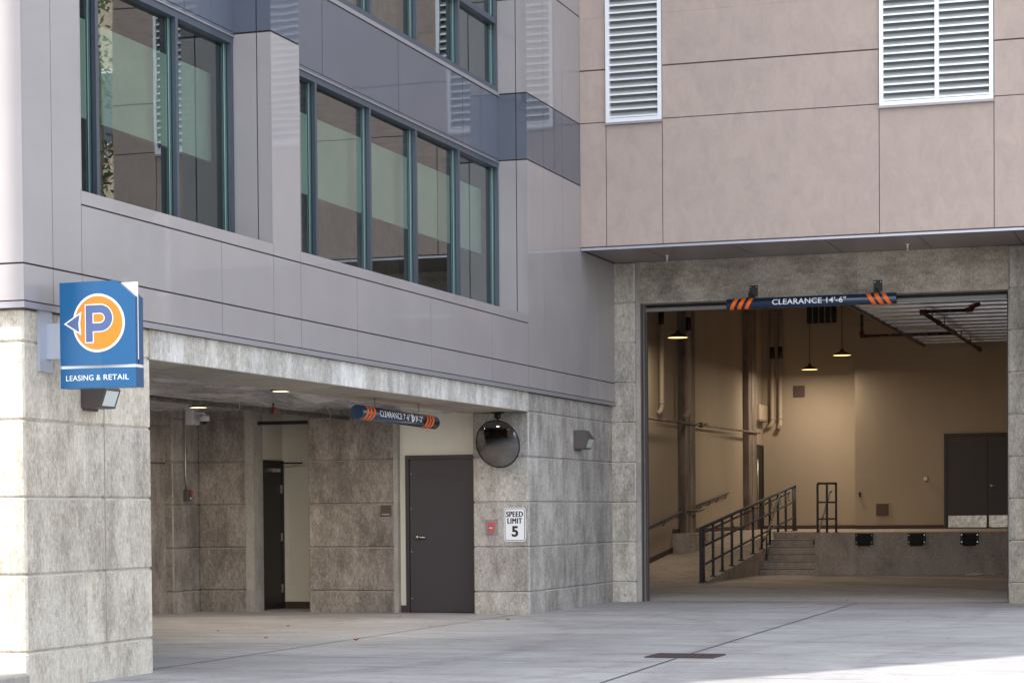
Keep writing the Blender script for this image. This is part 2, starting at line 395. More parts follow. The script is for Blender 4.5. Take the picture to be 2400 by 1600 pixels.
def add_text(mb, txt, m, origin, ux, uz, height, width=None, bold=.0, spacing=1.0, wrap=None, thick=.002, heavy=0):
    """lettering laid on the plane through origin spanned by ux (reading direction) and uz; heavy thickens the strokes sideways"""
    if heavy:
        o3, u3, w3 = Vector(origin), Vector(ux), Vector(uz); n3 = u3.cross(w3)
        for q in (-1, -.33, .33, 1): add_text(mb, txt, m, o3+u3*heavy*q+w3*heavy*.3*q+n3*.00012*(q+1), ux, uz, height, width, 0, spacing)
        return width
    bm, wd = text_mesh(txt, height, bold, 1.0, spacing)
    k = 1 if width is None else width/wd
    if wrap:
        for _ in range(3):
            es = [e for e in bm.edges if e.calc_length() > height*.16]
            if es: bmesh.ops.subdivide_edges(bm, edges=es, cuts=1)
        bmesh.ops.triangulate(bm, faces=bm.faces)
    ux, uz, origin = Vector(ux), Vector(uz), Vector(origin); nrm = ux.cross(uz)
    i = mb.mi(m); mp = {}
    for v in bm.verts:
        p = (origin + ux*v.co.x*k + uz*v.co.y) if not wrap else wrap(v.co.x*k, v.co.y)
        mp[v.index] = mb.bm.verts.new(p)
    for f in bm.faces:
        try:
            g = mb.bm.faces.new([mp[v.index] for v in f.verts]); g.material_index = i
        except ValueError: pass
    bm.free()
    return (width or wd)

S = .6096
ZJ = [.305+S*k for k in range(8)]          # rustication reveals
def coursed(mb, x0, x1, y0, y1, z0, z1, m, c=.016, gap=.003, core='x', joints=ZJ):
    js = [z for z in joints if z0+.05 < z < z1-.02]
    mb.box(x0+.018, x1-.018, y0+.018, y1-.018, z0, z1-.001, m)
    zz = [z0-.02]+js+[z1]
    for a, b in zip(zz[:-1], zz[1:]):
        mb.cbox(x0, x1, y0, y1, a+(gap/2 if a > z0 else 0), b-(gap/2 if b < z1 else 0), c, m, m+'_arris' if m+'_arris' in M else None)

# ------------------------------------------------------------------ ground
mb = MB(); mb.box(-60, 60, -90, 70, -.5, 0, 'ground'); g = mb.obj('ground'); g['kind'] = 'structure'
mb = MB()
def seam(x0, y0, x1, y1, wd=.012, z=.004):
    d = Vector((x1-x0, y1-y0, 0)).normalized(); p = Vector((-d.y, d.x, 0))*wd/2
    a, b = Vector((x0, y0, z)), Vector((x1, y1, z)); mb.faces([a-p, b-p, b+p, a+p], [(0, 1, 2, 3)], 'seam')
seam(-.17, -30, -.17, -4.3, .016); seam(3.75, -.05, 4.02, -11.9, .022); seam(4.02, -11.9, 4.45, -24, .022)
seam(-.9, -12.95, 3.96, -13.35, .010); seam(-5, -9.1, 3.9, -9.1, .008); seam(0, -5.3, 8, -5.3, .007)
seam(.45, .42, 5.94, .42, .035); seam(-5, -12.1, -.2, -12.1, .008); seam(-5, -7.2, -.2, -7.2, .008)
seam(.3, 0.01-.012, 6, -.03, .012)
j = mb.obj('paving_joint'); j['kind'] = 'structure'

# ------------------------------------------------------------------ BUILDING A (metal clad, garage below)
A = thing('metal_clad_building', 'grey metal panelled building on concrete base with garage opening and ribbon windows', 'building', (-.2, -10, 0))
mb = MB(); coursed(mb, -2.2, 0, -17.5, -15.36, 0, 3.0, 'conc_pillar')
mb.box(-.0005, .003, -16.215, -16.2, .33, 2.72, 'conc_strip')
for y, z in [(-16.95, 2.05), (-16.95, 1.72), (-16.35, 2.05), (-16.35, 1.72), (-15.85, 2.05), (-15.85, 1.72), (-15.6, 2.05), (-15.6, 1.72),
             (-16.9, 2.5), (-15.7, 2.5), (-15.85, 1.2), (-16.4, 1.2), (-17.0, 1.2), (-15.8, .62), (-16.4, .7), (-17.05, .6), (-15.95, .2), (-17.2, 2.9)]:
    y += random.uniform(-.03, .03); z += random.uniform(-.03, .03)
    mb.disc((.0015, y, z), (1, 0, 0), .027, 'conc_wall', 20, .020); mb.disc((.0018, y, z), (1, 0, 0), .007, 'conc_dark', 10)
mb.obj('corner_pillar', A, 'thick pale coursed concrete pillar at the near corner')
mb = MB(); mb.box(-.93, -.002, -15.36, -4.29, 2.743, 2.999, 'conc_beam')
mb.box(-.93, -.03, -4.3, 0, 2.75, 2.999, 'conc_beam')
mb.box(-.93, -.01, -15.36, -4.291, 2.738, 2.7425, 'conc_soffit_bounce')
mb.obj('concrete_beam', A, 'white streaked concrete beam over the garage opening')
mb = MB(); coursed(mb, -.80, 0, -4.29, 0, 0, 3.0, 'conc_wall')
mb.box(-.0005, .003, -2.55, -2.54, .33, 2.98, 'conc_strip')
mb.box(-.33, -.32, -4.2915, -4.288, .33, .89, 'conc_strip')
for y, z in [(-3.6, 2.4), (-3.0, 1.85), (-1.2, 1.8), (-.6, 2.4), (-3.3, 1.1), (-1.6, .6)]:
    mb.disc((.0015, y, z), (1, 0, 0), .028, 'conc_strip', 18, .018); mb.disc((.0018, y, z), (1, 0, 0), .007, 'conc_dark', 10)
for x, z in [(-.70, 2.3), (-.66, 1.85), (-.2, 1.85), (-.7, .6), (-.15, .62), (-.6, 2.62), (-.5, 1.4)]:
    mb.disc((x, -4.2915, z), (0, -1, 0), .024, 'conc_dark', 16, .018); mb.disc((x, -4.2918, z), (0, -1, 0), .007, 'seam', 10)
mb.obj('side_wall', A, 'grey coursed concrete wall between garage and loading dock')

# metal panels -----------------------------------------------------
YS = [-17.555, -17.11, -16.64, -13.98, -12.8, -12.125, -10.6, -8.27, -5.98, -4.42, -3.68, -2.77, -1.86, -1.0, -.004]
XB = .035; XF = .05; GV = .0045
mp_, mbl, dk = MB(), MB(), MB()
def cellsx(b, y0, y1, z0, z1, m, xf=XF, xb=XB): b.box(xb, xf, y0+GV, y1-GV, z0, z1, m)
for a, b_ in zip(YS[:-1], YS[1:]):
    cellsx(mp_, a, b_, 3.06, 3.339, 'panel')
    if a >= -16.65 and b_ <= -4.41: cellsx(mp_, a, b_, 3.353, 3.909, 'panel')
    else: cellsx(mp_, a, b_, 3.353, 6.097, 'panel'); 
    if a == -12.8: cellsx(mp_, a, b_, 3.923, 6.097, 'panel')
    if b_ <= -16.63 or a == -12.8 or a >= -4.43:
        z = 5.2 if False else 6.115
        cellsx(mbl, a, b_, z, 6.985, 'panel_blue'); cellsx(mp_, a, b_, 7.003, 8.53, 'panel'); cellsx(mp_, a, b_, 8.55, 10.3, 'panel')
# sills (strips) under the window bays
for a, b_ in ((-16.64, -13.6), (-13.6, -12.8), (-12.125, -7.35), (-7.35, -5.3), (-5.3, -4.42)):
    mp_.box(-.40, XF, a+.002, b_-.002, 3.923, 4.03, 'panel')
# returns facing the viewer (-y) and away
for y in (-12.8, -4.42):
    for xa, xb_ in ((-.40, -.108), (-.096, .0502)):
        for z0, z1, bb, mm in ((4.034, 6.097, mp_, 'panel'), (6.115, 6.985, mbl, 'panel_blue'), (7.003, 8.24, mp_, 'panel'), (8.255, 10.3, mp_, 'panel')):
            bb.box(xa, xb_, y-.012, y+.003, z0, z1, mm)
for y in (-16.64, -12.125):
    for z0, z1, bb, mm in ((4.034, 6.097, mp_, 'panel'), (6.115, 6.985, mbl, 'panel_blue'), (7.003, 10.3, mp_, 'panel')):
        bb.box(-.40, .0502, y-.003, y+.012, z0, z1, mm)
# front face (-y)
for xa, xb_ in ((-2.2, -1.2), (-1.19, .0502)):
    for z0, z1, bb, mm in ((3.06, 3.339, mp_, 'panel'), (3.353, 6.097, mp_, 'panel'), (6.115, 6.985, mbl, 'panel_blue'), (7.003, 10.3, mp_, 'panel')):
        bb.box(xa, xb_, -17.57, -17.552, z0, z1, mm)
for xa in (-14, -11, -8, -5):
    for z0, z1 in ((3.06, 3.339), (3.353, 6.097), (6.115, 6.985), (7.003, 10.3)):
        mp_.box(xa, xa+2.99 if xa < -5 else -2.21, -17.57, -17.552, z0, z1, 'panel')
mp_.obj('wall_panel', A); 
# blue spandrel between the floors, in the window plane
for y0, y1 in ((-16.628, -13.9), (-13.888, -12.813), (-12.112, -10.55), (-10.538, -8.23), (-8.218, -5.9), (-5.888, -4.433)):
    mbl.box(-.37, -.35, y0, y1, 6.125, 6.955, 'panel_blue')
for y0, y1 in ((-16.628, -12.813), (-12.112, -4.433)):
    mbl.box(-.40, -.335, y0, y1, 6.965, 7.012, 'flash'); mbl.box(-.40, -.338, y0, y1, 6.082, 6.112, 'panel_blue')
mbl.obj('blue_panel_band', A)
fl = MB(); fl.box(XB, .062, -17.558, -.004, 3.0, 3.048, 'flash'); fl.box(-14, .062, -17.585, -17.5585, 3.0, 3.048, 'flash'); fl.obj('base_flashing', A)
# dark structure behind the panels
dk.box(-14, XB-.001, -17.551, -.003, 3.001, 4.0, 'panel_dark')
for y0, y1 in ((-17.551, -16.643), (-12.797, -12.128), (-4.417, -.003)): dk.box(-1.8, XB-.001, y0, y1, 4.001, 10.3, 'panel_dark')
dk.box(-14, -1.8, -17.551, -.003, 4.0, 10.3, 'room'); dk.box(-1.8, -.372, -16.65, -4.4, 6.13, 6.95, 'room')
dk.obj('wall_backing', A)
# upper storeys above the picture
uw = MB(); uw.box(-14, .02, -17.55, 0, 10.3, 36, 'panel'); uw.obj('upper_storeys', A)

def window(z0, z1, y0, y1, muls, transom=None, band=True):
    """aluminium window: members in the plane x = -.44 ... -.36, one pane per light"""
    fr = MB(); X0, X1 = -.45, -.352
    fr.box(X0, X1, y0, y1, z0, z0+.07, 'win_frame'); fr.box(X0, X1, y0, y1, z1-.075, z1, 'win_frame')
    fr.box(X0, X1+.02, y0, y1, z1-.012, z1+.001, 'flash')
    for y in muls: fr.box(X0, X1-.002, y-.055, y, z0+.07, z1-.075, 'win_frame')
    if transom: fr.box(X0, X1-.006, y0, y1, transom-.04, transom+.035, 'win_frame')
    w_ = fr.obj('window', A)
    for y in muls:
        e = MB(); e.box(-.439, -.405, y-.062, y-.055, z0+.07, z1-.075, 'glass_edge'); e.box(-.405, -.395, y-.06, y-.0555, z0+.07, z1-.075, 'black')
        e.box(-.428, -.423, y-.0645, y-.0621, z0+.07, z1-.075, 'glass_bead')
        e.obj('glass_edge_seal', w_)
    ys = [y0]+list(muls)
    for a, b_ in zip(ys[:-1], ys[1:]):
        if b_-a < .2: continue
        p = MB(); p.faces([(-.436, a+.001, z0+.06), (-.436, b_-.05, z0+.06), (-.436, b_-.05, z1-.07), (-.436, a+.001, z1-.07)], [(0, 1, 2, 3)], 'glass'); p.obj('glass_pane', w_, keep=True)
        if band:
            p = MB(); p.box(-.64, -.60, a+(.5 if a > y0 else 0), min(b_+.3, y1), 4.865, 5.735, 'bulkhead'); p.obj('bulkhead_panel', w_)
    r = MB(); r.box(-1.78, -.47, y0, y1, z0-.03, z0, 'room'); r.obj('office_floor', w_); r = MB(); r.box(-1.78, -.47, y0, y1, z1-.004, z1+.02, 'room'); r.obj('office_ceiling', w_)
window(4.03, 6.08, -16.628, -12.813, [-15.565, -14.02, -12.814])
window(4.03, 6.08, -12.112, -4.433, [-10.70, -9.11, -7.59, -6.02, -4.434])
window(7.012, 10.2, -12.112, -4.433, [-10.60, -9.06, -7.54, -5.98, -4.434], 7.965, False)
window(7.012, 10.2, -16.628, -12.813, [-15.565, -14.02, -12.814], 7.965, False)

# garage interior ----------------------------------------------------
mb = MB()
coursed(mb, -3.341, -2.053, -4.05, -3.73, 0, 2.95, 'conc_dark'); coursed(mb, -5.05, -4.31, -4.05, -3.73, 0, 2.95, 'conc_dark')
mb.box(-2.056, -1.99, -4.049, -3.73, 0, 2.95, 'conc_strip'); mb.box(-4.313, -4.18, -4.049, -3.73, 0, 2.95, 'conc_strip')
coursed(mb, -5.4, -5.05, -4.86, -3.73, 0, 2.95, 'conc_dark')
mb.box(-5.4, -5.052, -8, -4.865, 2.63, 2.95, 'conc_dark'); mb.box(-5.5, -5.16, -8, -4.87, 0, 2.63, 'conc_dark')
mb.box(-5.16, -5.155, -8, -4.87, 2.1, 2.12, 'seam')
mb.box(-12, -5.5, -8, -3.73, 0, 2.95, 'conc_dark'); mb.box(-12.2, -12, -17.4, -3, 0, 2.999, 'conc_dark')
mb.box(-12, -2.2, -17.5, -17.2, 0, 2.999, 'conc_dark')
mb.obj('garage_concrete_wall', A, 'dark mottled coursed concrete walls inside the garage')
mb = MB(); mb.box(-1.99, -.78, -3.95, -3.7, 0, 2.95, 'cream')
mb.box(-4.35, -4.24, -3.731, -2.9, 0, 2.95, 'cream'); mb.box(-4.24, -3.2, -2.9, -2.7, 0, 2.95, 'cream'); mb.box(-3.341, -3.2, -3.73, -2.9, 0, 2.95, 'cream')
mb.box(-1.988, -1.905, -3.962, -3.951, 0, .1, 'base'); mb.box(-4.24, -3.341, -2.915, -2.901, 0, .1, 'base')
mb.obj('cream_wall', A, 'cream painted wall inside the garage')
mb = MB(); mb.box(-4.18, -3.341, -3.9, -3.86, 2.66, 2.71, 'black'); mb.obj('door_track', A)
# crumpled sheet ceiling
mb = MB(); nx, ny = 70, 90; import mathutils
vv = []
for i in range(nx+1):
    for k in range(ny+1):
        x = -12+i*(11.2/nx); y = -17.3+k*(13.65/ny)
        p = Vector((x*1.3, y*.8, 0)); n1 = mathutils.noise.noise(p); n2 = mathutils.noise.noise(Vector((x*3.7, y*2.3, 5)))
        fold = abs(mathutils.noise.noise(Vector((x*.9+y*.5, y*.6, 9))))
        vv.append((x, y, 2.862-.012*(x+3)+.06*n1+.05*n2-.10*fold))
mb.faces(vv, [(i*(ny+1)+k, (i+1)*(ny+1)+k, (i+1)*(ny+1)+k+1, i*(ny+1)+k+1) for i in range(nx) for k in range(ny)], 'sheet', True)
mb.obj('ceiling_sheet', A, 'crumpled grey plastic sheeting on the garage ceiling')

def door(parent, name, x0, x1, y, z0, z1, leafs, hx, fw_=.05, kick=False, label=None):
    """door on a wall facing -y: raised frame with leaf set back, lever or knob"""
    f = MB(); f.box(x0, x0+fw_, y-.03, y+.03, z0, z1, 'door_frame'); f.box(x1-fw_, x1, y-.03, y+.03, z0, z1, 'door_frame')
    f.box(x0+fw_, x1-fw_, y-.03, y+.03, z1-fw_, z1, 'door_frame')
    d_ = f.obj(name, parent, label)
    e = [x0+fw_]+leafs+[x1-fw_]
    for a, b_ in zip(e[:-1], e[1:]):
        l = MB(); l.cbox(a+.004, b_-.004, y-.012, y+.028, z0+.012, z1-fw_-.004, .003, 'door'); l.obj('door_leaf', d_)
        if kick:
            l = MB(); l.box(a+.03, b_-.03, y-.016, y-.0125, z0+.03, z0+.32, 'steel'); l.obj('kick_plate', d_)
    h = MB(); hz = z0+1.05
    M4 = Matrix.Rotation(R(90), 4, 'X')
    h.lathe([(0, 0), (.035, 0), (.035, .012), (.014, .016), (.014, .05)], hx, y-.012, hz, 'steel', 20, M4)
    h.tube([(hx, y-.06, hz), (hx+.03, y-.065, hz), (hx+.12, y-.06, hz-.004)], .010, 'steel')
    h.lathe([(.0, .018), (.022, .02), (.028, .04), (.02, .058), (0, .062)], hx, y-.012, hz, 'steel', 16, M4)
    h.obj('door_handle', d_)
    return d_
dd = door(A, 'door', -1.9, -.785, -3.965, 0, 2.185, [], -1.72, .055, label='charcoal steel door beside the cream wall')
mb = MB()
for z in (1.93, 1.45, .85, .2): mb.disc((-1.818, -3.98, z), (0, -1, 0), .006, 'white', 8)
mb.box(-1.84, -.84, -3.99, -3.95, 0, .012, 'rubber'); mb.obj('door_rivets', dd)
# door in the vestibule side wall, seen edge on
mb = MB(); mb.box(-4.241, -4.205, -3.72, -3.66, 0, 2.17, 'black'); mb.box(-4.241, -4.205, -3.0, -2.93, 0, 2.17, 'black'); mb.box(-4.241, -4.205, -3.66, -3.0, 2.11, 2.17, 'black')
sd = mb.obj('side_door', A, 'black door in the side wall of the garage recess')
mb = MB(); mb.box(-4.235, -4.215, -3.66, -3.0, .01, 2.11, 'black'); mb.obj('door_leaf', sd)
mb = MB(); mb.box(-4.2149, -4.16, -3.45, -3.15, 2.0, 2.05, 'steel'); mb.tube([(-4.17, -3.2, 2.13), (-3.85, -3.05, 2.13)], .012, 'black'); mb.obj('door_closer', sd)
mb = MB()
for z in (1.75, 1.05, .3): mb.box(-4.2149, -4.2, -3.04, -3.0, z-.06, z+.06, 'steel')
mb.obj('hinge', sd)

# ------------------------------------------------------------------ BUILDING B (stucco over loading dock)
B = thing('stucco_building', 'tan stucco building with white louvers above an open loading dock', 'building', (3.2, 0, 0))
mb = MB(); coursed(mb, -.2, .372, 0, .42, 0, 5.178, 'conc_jamb')
for k, z in enumerate(ZJ):
    for dz in (-.2, -.42):
        mb.disc((.19+random.uniform(-.02, .02), -.0015, z+dz+random.uniform(-.02, .02)), (0, -1, 0), .026, 'conc_strip', 18, .017)
        mb.disc((.19, -.0018, z+dz), (0, -1, 0), .008, 'seam', 8)
mb.box(-2.45, -.2, .05, .42, 0, 5.178, 'conc_dark')
mb.obj('left_jamb', B, 'coursed concrete jamb in the inner corner')
mb = MB(); mb.box(.386, .452, .003, .42, 0, 5.178, 'conc_strip'); mb.box(.372, .386, .02, .42, 0, 5.178, 'conc_strip'); mb.obj('jamb_trim', B)
mb = MB(); coursed(mb, 5.955, 6.62, 0, .42, 0, 5.178, 'conc_jamb'); mb.box(5.941, 5.955, .012, .42, 0, 5.178, 'conc_strip')
for k, z in enumerate(ZJ):
    for x in (6.12, 6.42):
        for dz in (-.17, -.43):
            mb.disc((x+random.uniform(-.03, .03), -.0015, z+dz+random.uniform(-.03, .03)), (0, -1, 0), .026, 'conc_wall', 18, .017)
mb.obj('right_jamb', B, 'pale coursed concrete pier at the right edge')
mb = MB(); mb.box(.4525, 5.941, 0, .42, 4.55, 5.178, 'conc_header'); mb.obj('header_beam', B, 'brown stained concrete header over the loading dock')
mb = MB(); mb.box(.453, .47, .03, .12, 0, 4.548, 'bronze'); mb.box(.47, 5.9, .25, .31, 4.445, 4.50, 'flash_dark'); mb.box(.47, 5.935, .33, .36, 4.46, 4.549, 'black')
mb.box(.4701, .49, .26, .34, 0, 4.5, 'bronze'); mb.box(5.9, 5.939, .3, .4, 0, 4.5, 'black')
mb.obj('roll_door_frame', B)
# stucco
sm = MB(); jm = MB()
jm.box(.052, 6.63, -1.78, .42, 5.215, 12, 'joint')
for a, b_, c_, d_ in ((.052, .446, 5.215, 12), (1.274, 4.371, 5.215, 12), (5.922, 6.63, 5.215, 12), (.446, 1.274, 5.215, 6.983), (.446, 1.274, 10.77, 12), (4.371, 5.922, 5.215, 6.963), (4.371, 5.922, 10.77, 12)): jm.box(a, b_, -1.838, -1.7805, c_, d_, 'joint')
def st(x0, x1, z0, z1, g_=.005): sm.cbox(x0+g_, x1-g_, -1.85, -1.835, z0+g_, z1-g_, .003, 'stucco')
XS = [.045, .44, 1.275, 4.365, 5.925, 6.65]
for a, b_ in zip(XS[:-1], XS[1:]):
    top = 6.998 if a not in (.44, 4.365) else 6.955
    st(a, b_, 5.212, top)
    if a not in (.44, 4.365):
        for z in (7.0, 7.76, 8.5, 9.26, 10.02): st(a, b_, z, z+.75)
for a, b_ in zip(XS[:-1], XS[1:]): st(a, b_, 10.78, 12)
sm.box(6.635, 6.65, -1.835, 24.3, .0, 12, 'stucco')
sm.obj('stucco_wall', B); jm.box(-2.8, 6.62, .421, 24.3, 12.0, 12.2, 'joint'); jm.obj('wall_backing', B)
def louver(x0, x1, z0, z1, mids):
    f = MB(); y = -1.868; t = .055
    f.box(x0, x0+t, y-.02, -1.80, z0, z1, 'white_metal'); f.box(x1-t, x1, y-.02, -1.80, z0, z1, 'white_metal')
    f.box(x0+t, x1-t, y-.02, -1.80, z0, z0+t, 'white_metal'); f.box(x0+t, x1-t, y-.02, -1.80, z1-t, z1, 'white_metal')
    f.box(x0-.008, x1+.008, y-.035, -1.85, z0-.035, z0-.003, 'flash')
    for x in mids: f.box(x-.028, x+.028, y-.018, -1.80, z0+t, z1-t, 'white_metal')
    L = f.obj('louver', B)
    s_ = MB(); z = z0+t+.01; e = [x0+t]+list(mids)+[x1-t]
    while z < z1-t-.1:
        for a, b_ in zip(e[:-1], e[1:]):
            a2 = a+(.028 if a != e[0] else 0); b2 = b_-(.028 if b_ != e[-1] else 0)
            # inclined blade with a turned-down front lip
            s_.prism([(-1.875, z), (-1.875, z+.022), (-1.868, z+.024), (-1.79, z+.085), (-1.79, z+.081), (-1.865, z+.016), (-1.866, z)], 'x', a2, b2, 'louver')
            s_.box(a2, b2, -1.8775, -1.8752, z-.001, z+.021, 'white_metal')
        z += .1065
    s_.obj('blade', L)
    k = MB(); k.box(x0+.01, x1-.01, -1.787, -1.7815, z0+.01, z1-.01, 'louver_back'); k.obj('back_screen', L)
louver(.448, 1.272, 6.985, 10.76, []); louver(4.373, 5.92, 6.965, 10.76, [5.16])
jm2 = MB(); jm2.box(.06, 6.65, -1.86, -1.80, 5.196, 5.212, 'joint'); jm2.box(.06, 6.66, -1.872, -1.84, 5.165, 5.196, 'fascia'); jm2.obj('fascia', B)
sf = MB()
xs_ = [.065, .96, 2.265, 3.56, 4.868, 6.16, 6.64]
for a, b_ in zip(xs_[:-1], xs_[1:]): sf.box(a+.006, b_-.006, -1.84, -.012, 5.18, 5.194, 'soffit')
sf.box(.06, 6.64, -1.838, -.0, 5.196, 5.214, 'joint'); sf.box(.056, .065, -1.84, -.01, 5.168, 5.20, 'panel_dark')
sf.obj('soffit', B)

# dock interior
mb = MB()
mb.box(-2.75, -2.45, .05, 24.3, 0, 12, 'dock_paint'); mb.box(-2.45, .153, 24, 24.3, 0, 12, 'dock_paint'); mb.box(.153, 6.3, 22.6, 24.3, 0, 12, 'dock_paint')
mb.box(6.3, 6.62, .42, 24.3, 0, 12, 'dock_paint'); mb.box(-2.45, 1.9, .421, 24.0, 8.6, 8.8, 'dock_paint'); mb.box(1.9, 2.0, .421, 22.6, 5.66, 8.6, 'dock_paint')
mb.obj('dock_wall', B, 'tan painted walls inside the loading dock')
mb = MB(); zf = .906
mb.box(-2.449, -1.3, 9.5, 13.95, .0, .02, 'base')
mb.box(-2.45, .153, 23.985, 23.999, zf, 1.0, 'base'); mb.box(.14, 2.34, 22.58, 22.599, zf, 1.0, 'base'); mb.box(4.54, 6.3, 22.58, 22.599, zf, 1.0, 'base')
mb.box(-2.449, -2.435, 13.95, 22.6, zf, 1.0, 'base')
mb.prism([(8.64, -.0), (13.94, .475), (13.94, .60), (8.64, .12), (3.0, .12), (3, 0)], 'x', -2.449, -2.436, 'base')
mb.obj('baseboard', B)
mb = MB(); mb.box(.65, 6.3, 14, 22.6, 0, zf, 'conc_dock'); mb.box(-.54, .65, 15.52, 23.9, 0, zf, 'conc_dock'); mb.box(-2.45, -.54, 18.35, 24, 0, zf-.001, 'conc_dock')
mb.obj('dock_platform', B, 'raised concrete dock platform')
mb = MB()
for k in range(5):
    mb.cbox(-.538, .648, 14+k*.304, 15.515, k*.151, (k+1)*.151-.001, .01, 'conc_dock'); mb.box(-.53, .64, 14.0+k*.304-.006, 14.02+k*.304, (k+1)*.151-.03, (k+1)*.151-.012, 'dock_col')
mb.obj('steps', B, 'six concrete steps up to the dock')
mb = MB(); mb.prism([(8.64, 0), (18.36, 0), (18.36, zf), (8.64, .002)], 'x', -2.449, -.54, 'conc_floor'); mb.box(-2.45, -1.95, 13.95, 18.36, 0, zf-.002, 'conc_dock')
mb.obj('ramp', B, 'sloping concrete ramp with low kerb wall')
for i, y in enumerate((14.6, 21.46)):
    mb = MB(); mb.box(-2.45, -2.31, y, y+1.0, 0, 8.6, 'dock_col'); mb.box(-2.31, -2.302, y+.42, y+.58, 0, 8.6, 'conc_dark')
    mb.obj('wall_column', B, ('nearer' if i == 0 else 'farther')+' taupe column on the left dock wall')
mb = MB(); mb.box(.47, 6.3, .44, 14, .0, .005, 'dock_floor'); mb.box(-2.45, .469, .44, 14, .0, .005, 'dock_floor'); mb.obj('dock_floor', B)
# metal deck ceiling
mb = MB(); y = .45; prof = []
while y < 22.5:
    prof += [(y, 5.45), (y+.4, 5.45), (y+.43, 5.64), (y+.86, 5.64)]; y += .9
n_ = len(prof); v = [(1.9, a, b) for a, b in prof]+[(6.3, a, b) for a, b in prof]
mb.faces(v, [(i, i+1, i+1+n_, i+n_) for i in range(n_-1)], 'deck')
mb.box(1.9, 6.3, .45, 22.59, 5.66, 5.67, 'panel_dark')
mb.box(1.86, 1.9, .45, 22.59, 5.40, 5.64, 'bronze')
mb.obj('steel_deck_ceiling', B, 'corrugated galvanised steel deck ceiling')
dd = door(B, 'double_door', 2.355, 4.53, 22.57, zf, 3.25, [3.414], 3.51, .07, True, 'dark double door with steel kick plates')
mb = MB(); mb.box(-2.449, -2.41, 22.66, 22.74, zf, 3.08, 'black'); mb.box(-2.449, -2.41, 23.78, 23.86, zf, 3.08, 'black'); mb.box(-2.449, -2.41, 22.74, 23.78, 3.0, 3.08, 'black'); mb.box(-2.449, -2.43, 22.74, 23.78, zf, 3.0, 'black')
sd = mb.obj('side_door', B, 'black door at the back of the left dock wall')
mb = MB(); mb.tube([(-2.38, 22.9, 1.15), (-2.38, 22.9, 2.7)], .02, 'galv'); mb.obj('door_bar', sd)
mb = MB(); mb.box(.65, 1.02, 22.575, 22.599, 1.2, 1.565, 'dock_paint'); mb.box(.68, .99, 22.565, 22.574, 1.23, 1.535, 'plaque'); mb.obj('wall_vent', B, 'low square brown vent grille')
mb = MB(); mb.box(-1.66, -1.36, 23.97, 23.999, 4.315, 4.61, 'plaque'); mb.obj('wall_plate', B)
mb = MB(); mb.box(-1.32, -.5, 23.985, 23.999, 6.15, 6.68, 'dock_paint')
for k in range(5): mb.box(-1.29+k*.158, -1.29+k*.158+.13, 23.96, 23.984, 6.2, 6.63, 'black')
mb.obj('high_vent', B, 'dark barred vent high on the back wall')
mb = MB(); mb.disc((1.897, 22.55, 2.15), (0, -1, 0), .055, 'white', 20); mb.lathe([(.062, 0), (.062, .05)], 1.897, 22.6, 2.15, 'black', 20, Matrix.Rotation(R(90), 4, 'X'))
mb.disc((1.897, 22.546, 2.15), (0, -1, 0), .03, 'galv', 14, .022); mb.obj('thermostat_dial', B, 'small round white dial on the dock wall')
mb = MB(); mb.box(.25, .295, 22.55, 22.599, 1.71, 1.83, 'black'); mb.obj('wall_switch', B)

# ------------------------------------------------------------------ buildings and a tree round the yard (seen in reflections), and an unseen tower added to cast shadow
T = thing('shadow_tower', 'tall pale unseen tower added to cast the shadow on the paving', 'building', (-2.75, -25, 0))
mb = MB(); mb.box(-3.97, -1.6, -26, -24, 0, 50, 'plain_far'); mb.obj('wall', T)
mb = MB()
for k in range(14): mb.box(-1.602, -1.59, -25.5, -24.5, 2+k*3.4, 3.6+k*3.4, 'panel_blue')
mb.obj('window', T)
T = thing('tan_house', 'tan rendered house with grey siding far behind the stucco building', 'building', (14, 13, 0))
mb = MB(); mb.box(9.6, 30, 13, 34, 0, 17, 'tan_far'); mb.obj('wall', T)
mb = MB()
for k in range(30): mb.box(9.5, 9.6, 13.0, 34, 4+k*.4, 4.36+k*.4, 'siding'); mb.box(15.5, 30, 12.9, 13, 4+k*.4, 4.36+k*.4, 'siding')
mb.obj('siding', T)
for x in (10.3, 12.2, 14.1):
    for z in (3, 6.5, 10):
        mb = MB(); mb.box(x-.1, x+1.1, 12.93, 12.99, z-.1, z+1.7, 'white'); f_ = mb.obj('window', T)
        mb = MB(); mb.box(x, x+1, 12.91, 12.929, z, z+1.6, 'panel_blue'); mb.obj('pane', f_)
def tree(x, y, h, r, label, seed):
    rnd = random.Random(seed); t = thing('tree', label, 'tree', (x, y, 0), 'slender trees beside the stucco building')
    b = MB(); b.tube([(x, y, 0), (x+.1, y, h*.35), (x-.05, y+.1, h*.7), (x, y, h*.97)], [.13, .1, .06, .015], 'bark', 10)
    pts = []
    for k in range(26):
        z = h*(.2+.75*k/26); a = rnd.uniform(0, 6.28); L = r*(1-.5*abs(k/26-.4))*rnd.uniform(.6, 1)
        e = (x+math.cos(a)*L, y+math.sin(a)*L, z+L*.5)
        b.tube([(x, y, z), ((x+e[0])/2, (y+e[1])/2, z+L*.2), e], [.03, .02, .006], 'bark', 5); pts.append((Vector((x, y, z)), Vector(e)))
    b.obj('trunk', t)
    c = MB()
    for a, e in pts:
        for _ in range(80):
            u = rnd.uniform(.25, 1.08); p = a.lerp(e, u)+Vector((rnd.gauss(0, .2), rnd.gauss(0, .2), rnd.gauss(0, .22)))
            q = Vector((rnd.uniform(-1, 1), rnd.uniform(-1, 1), rnd.uniform(-1, 1))).normalized(); s_ = rnd.uniform(.04, .08); o_ = q.orthogonal().normalized()
            c.faces([p-q*s_, p+o_*s_*.6, p+q*s_, p-o_*s_*.6], [(0, 1, 2, 3)], 'leaf')
    c.obj('crown', t)
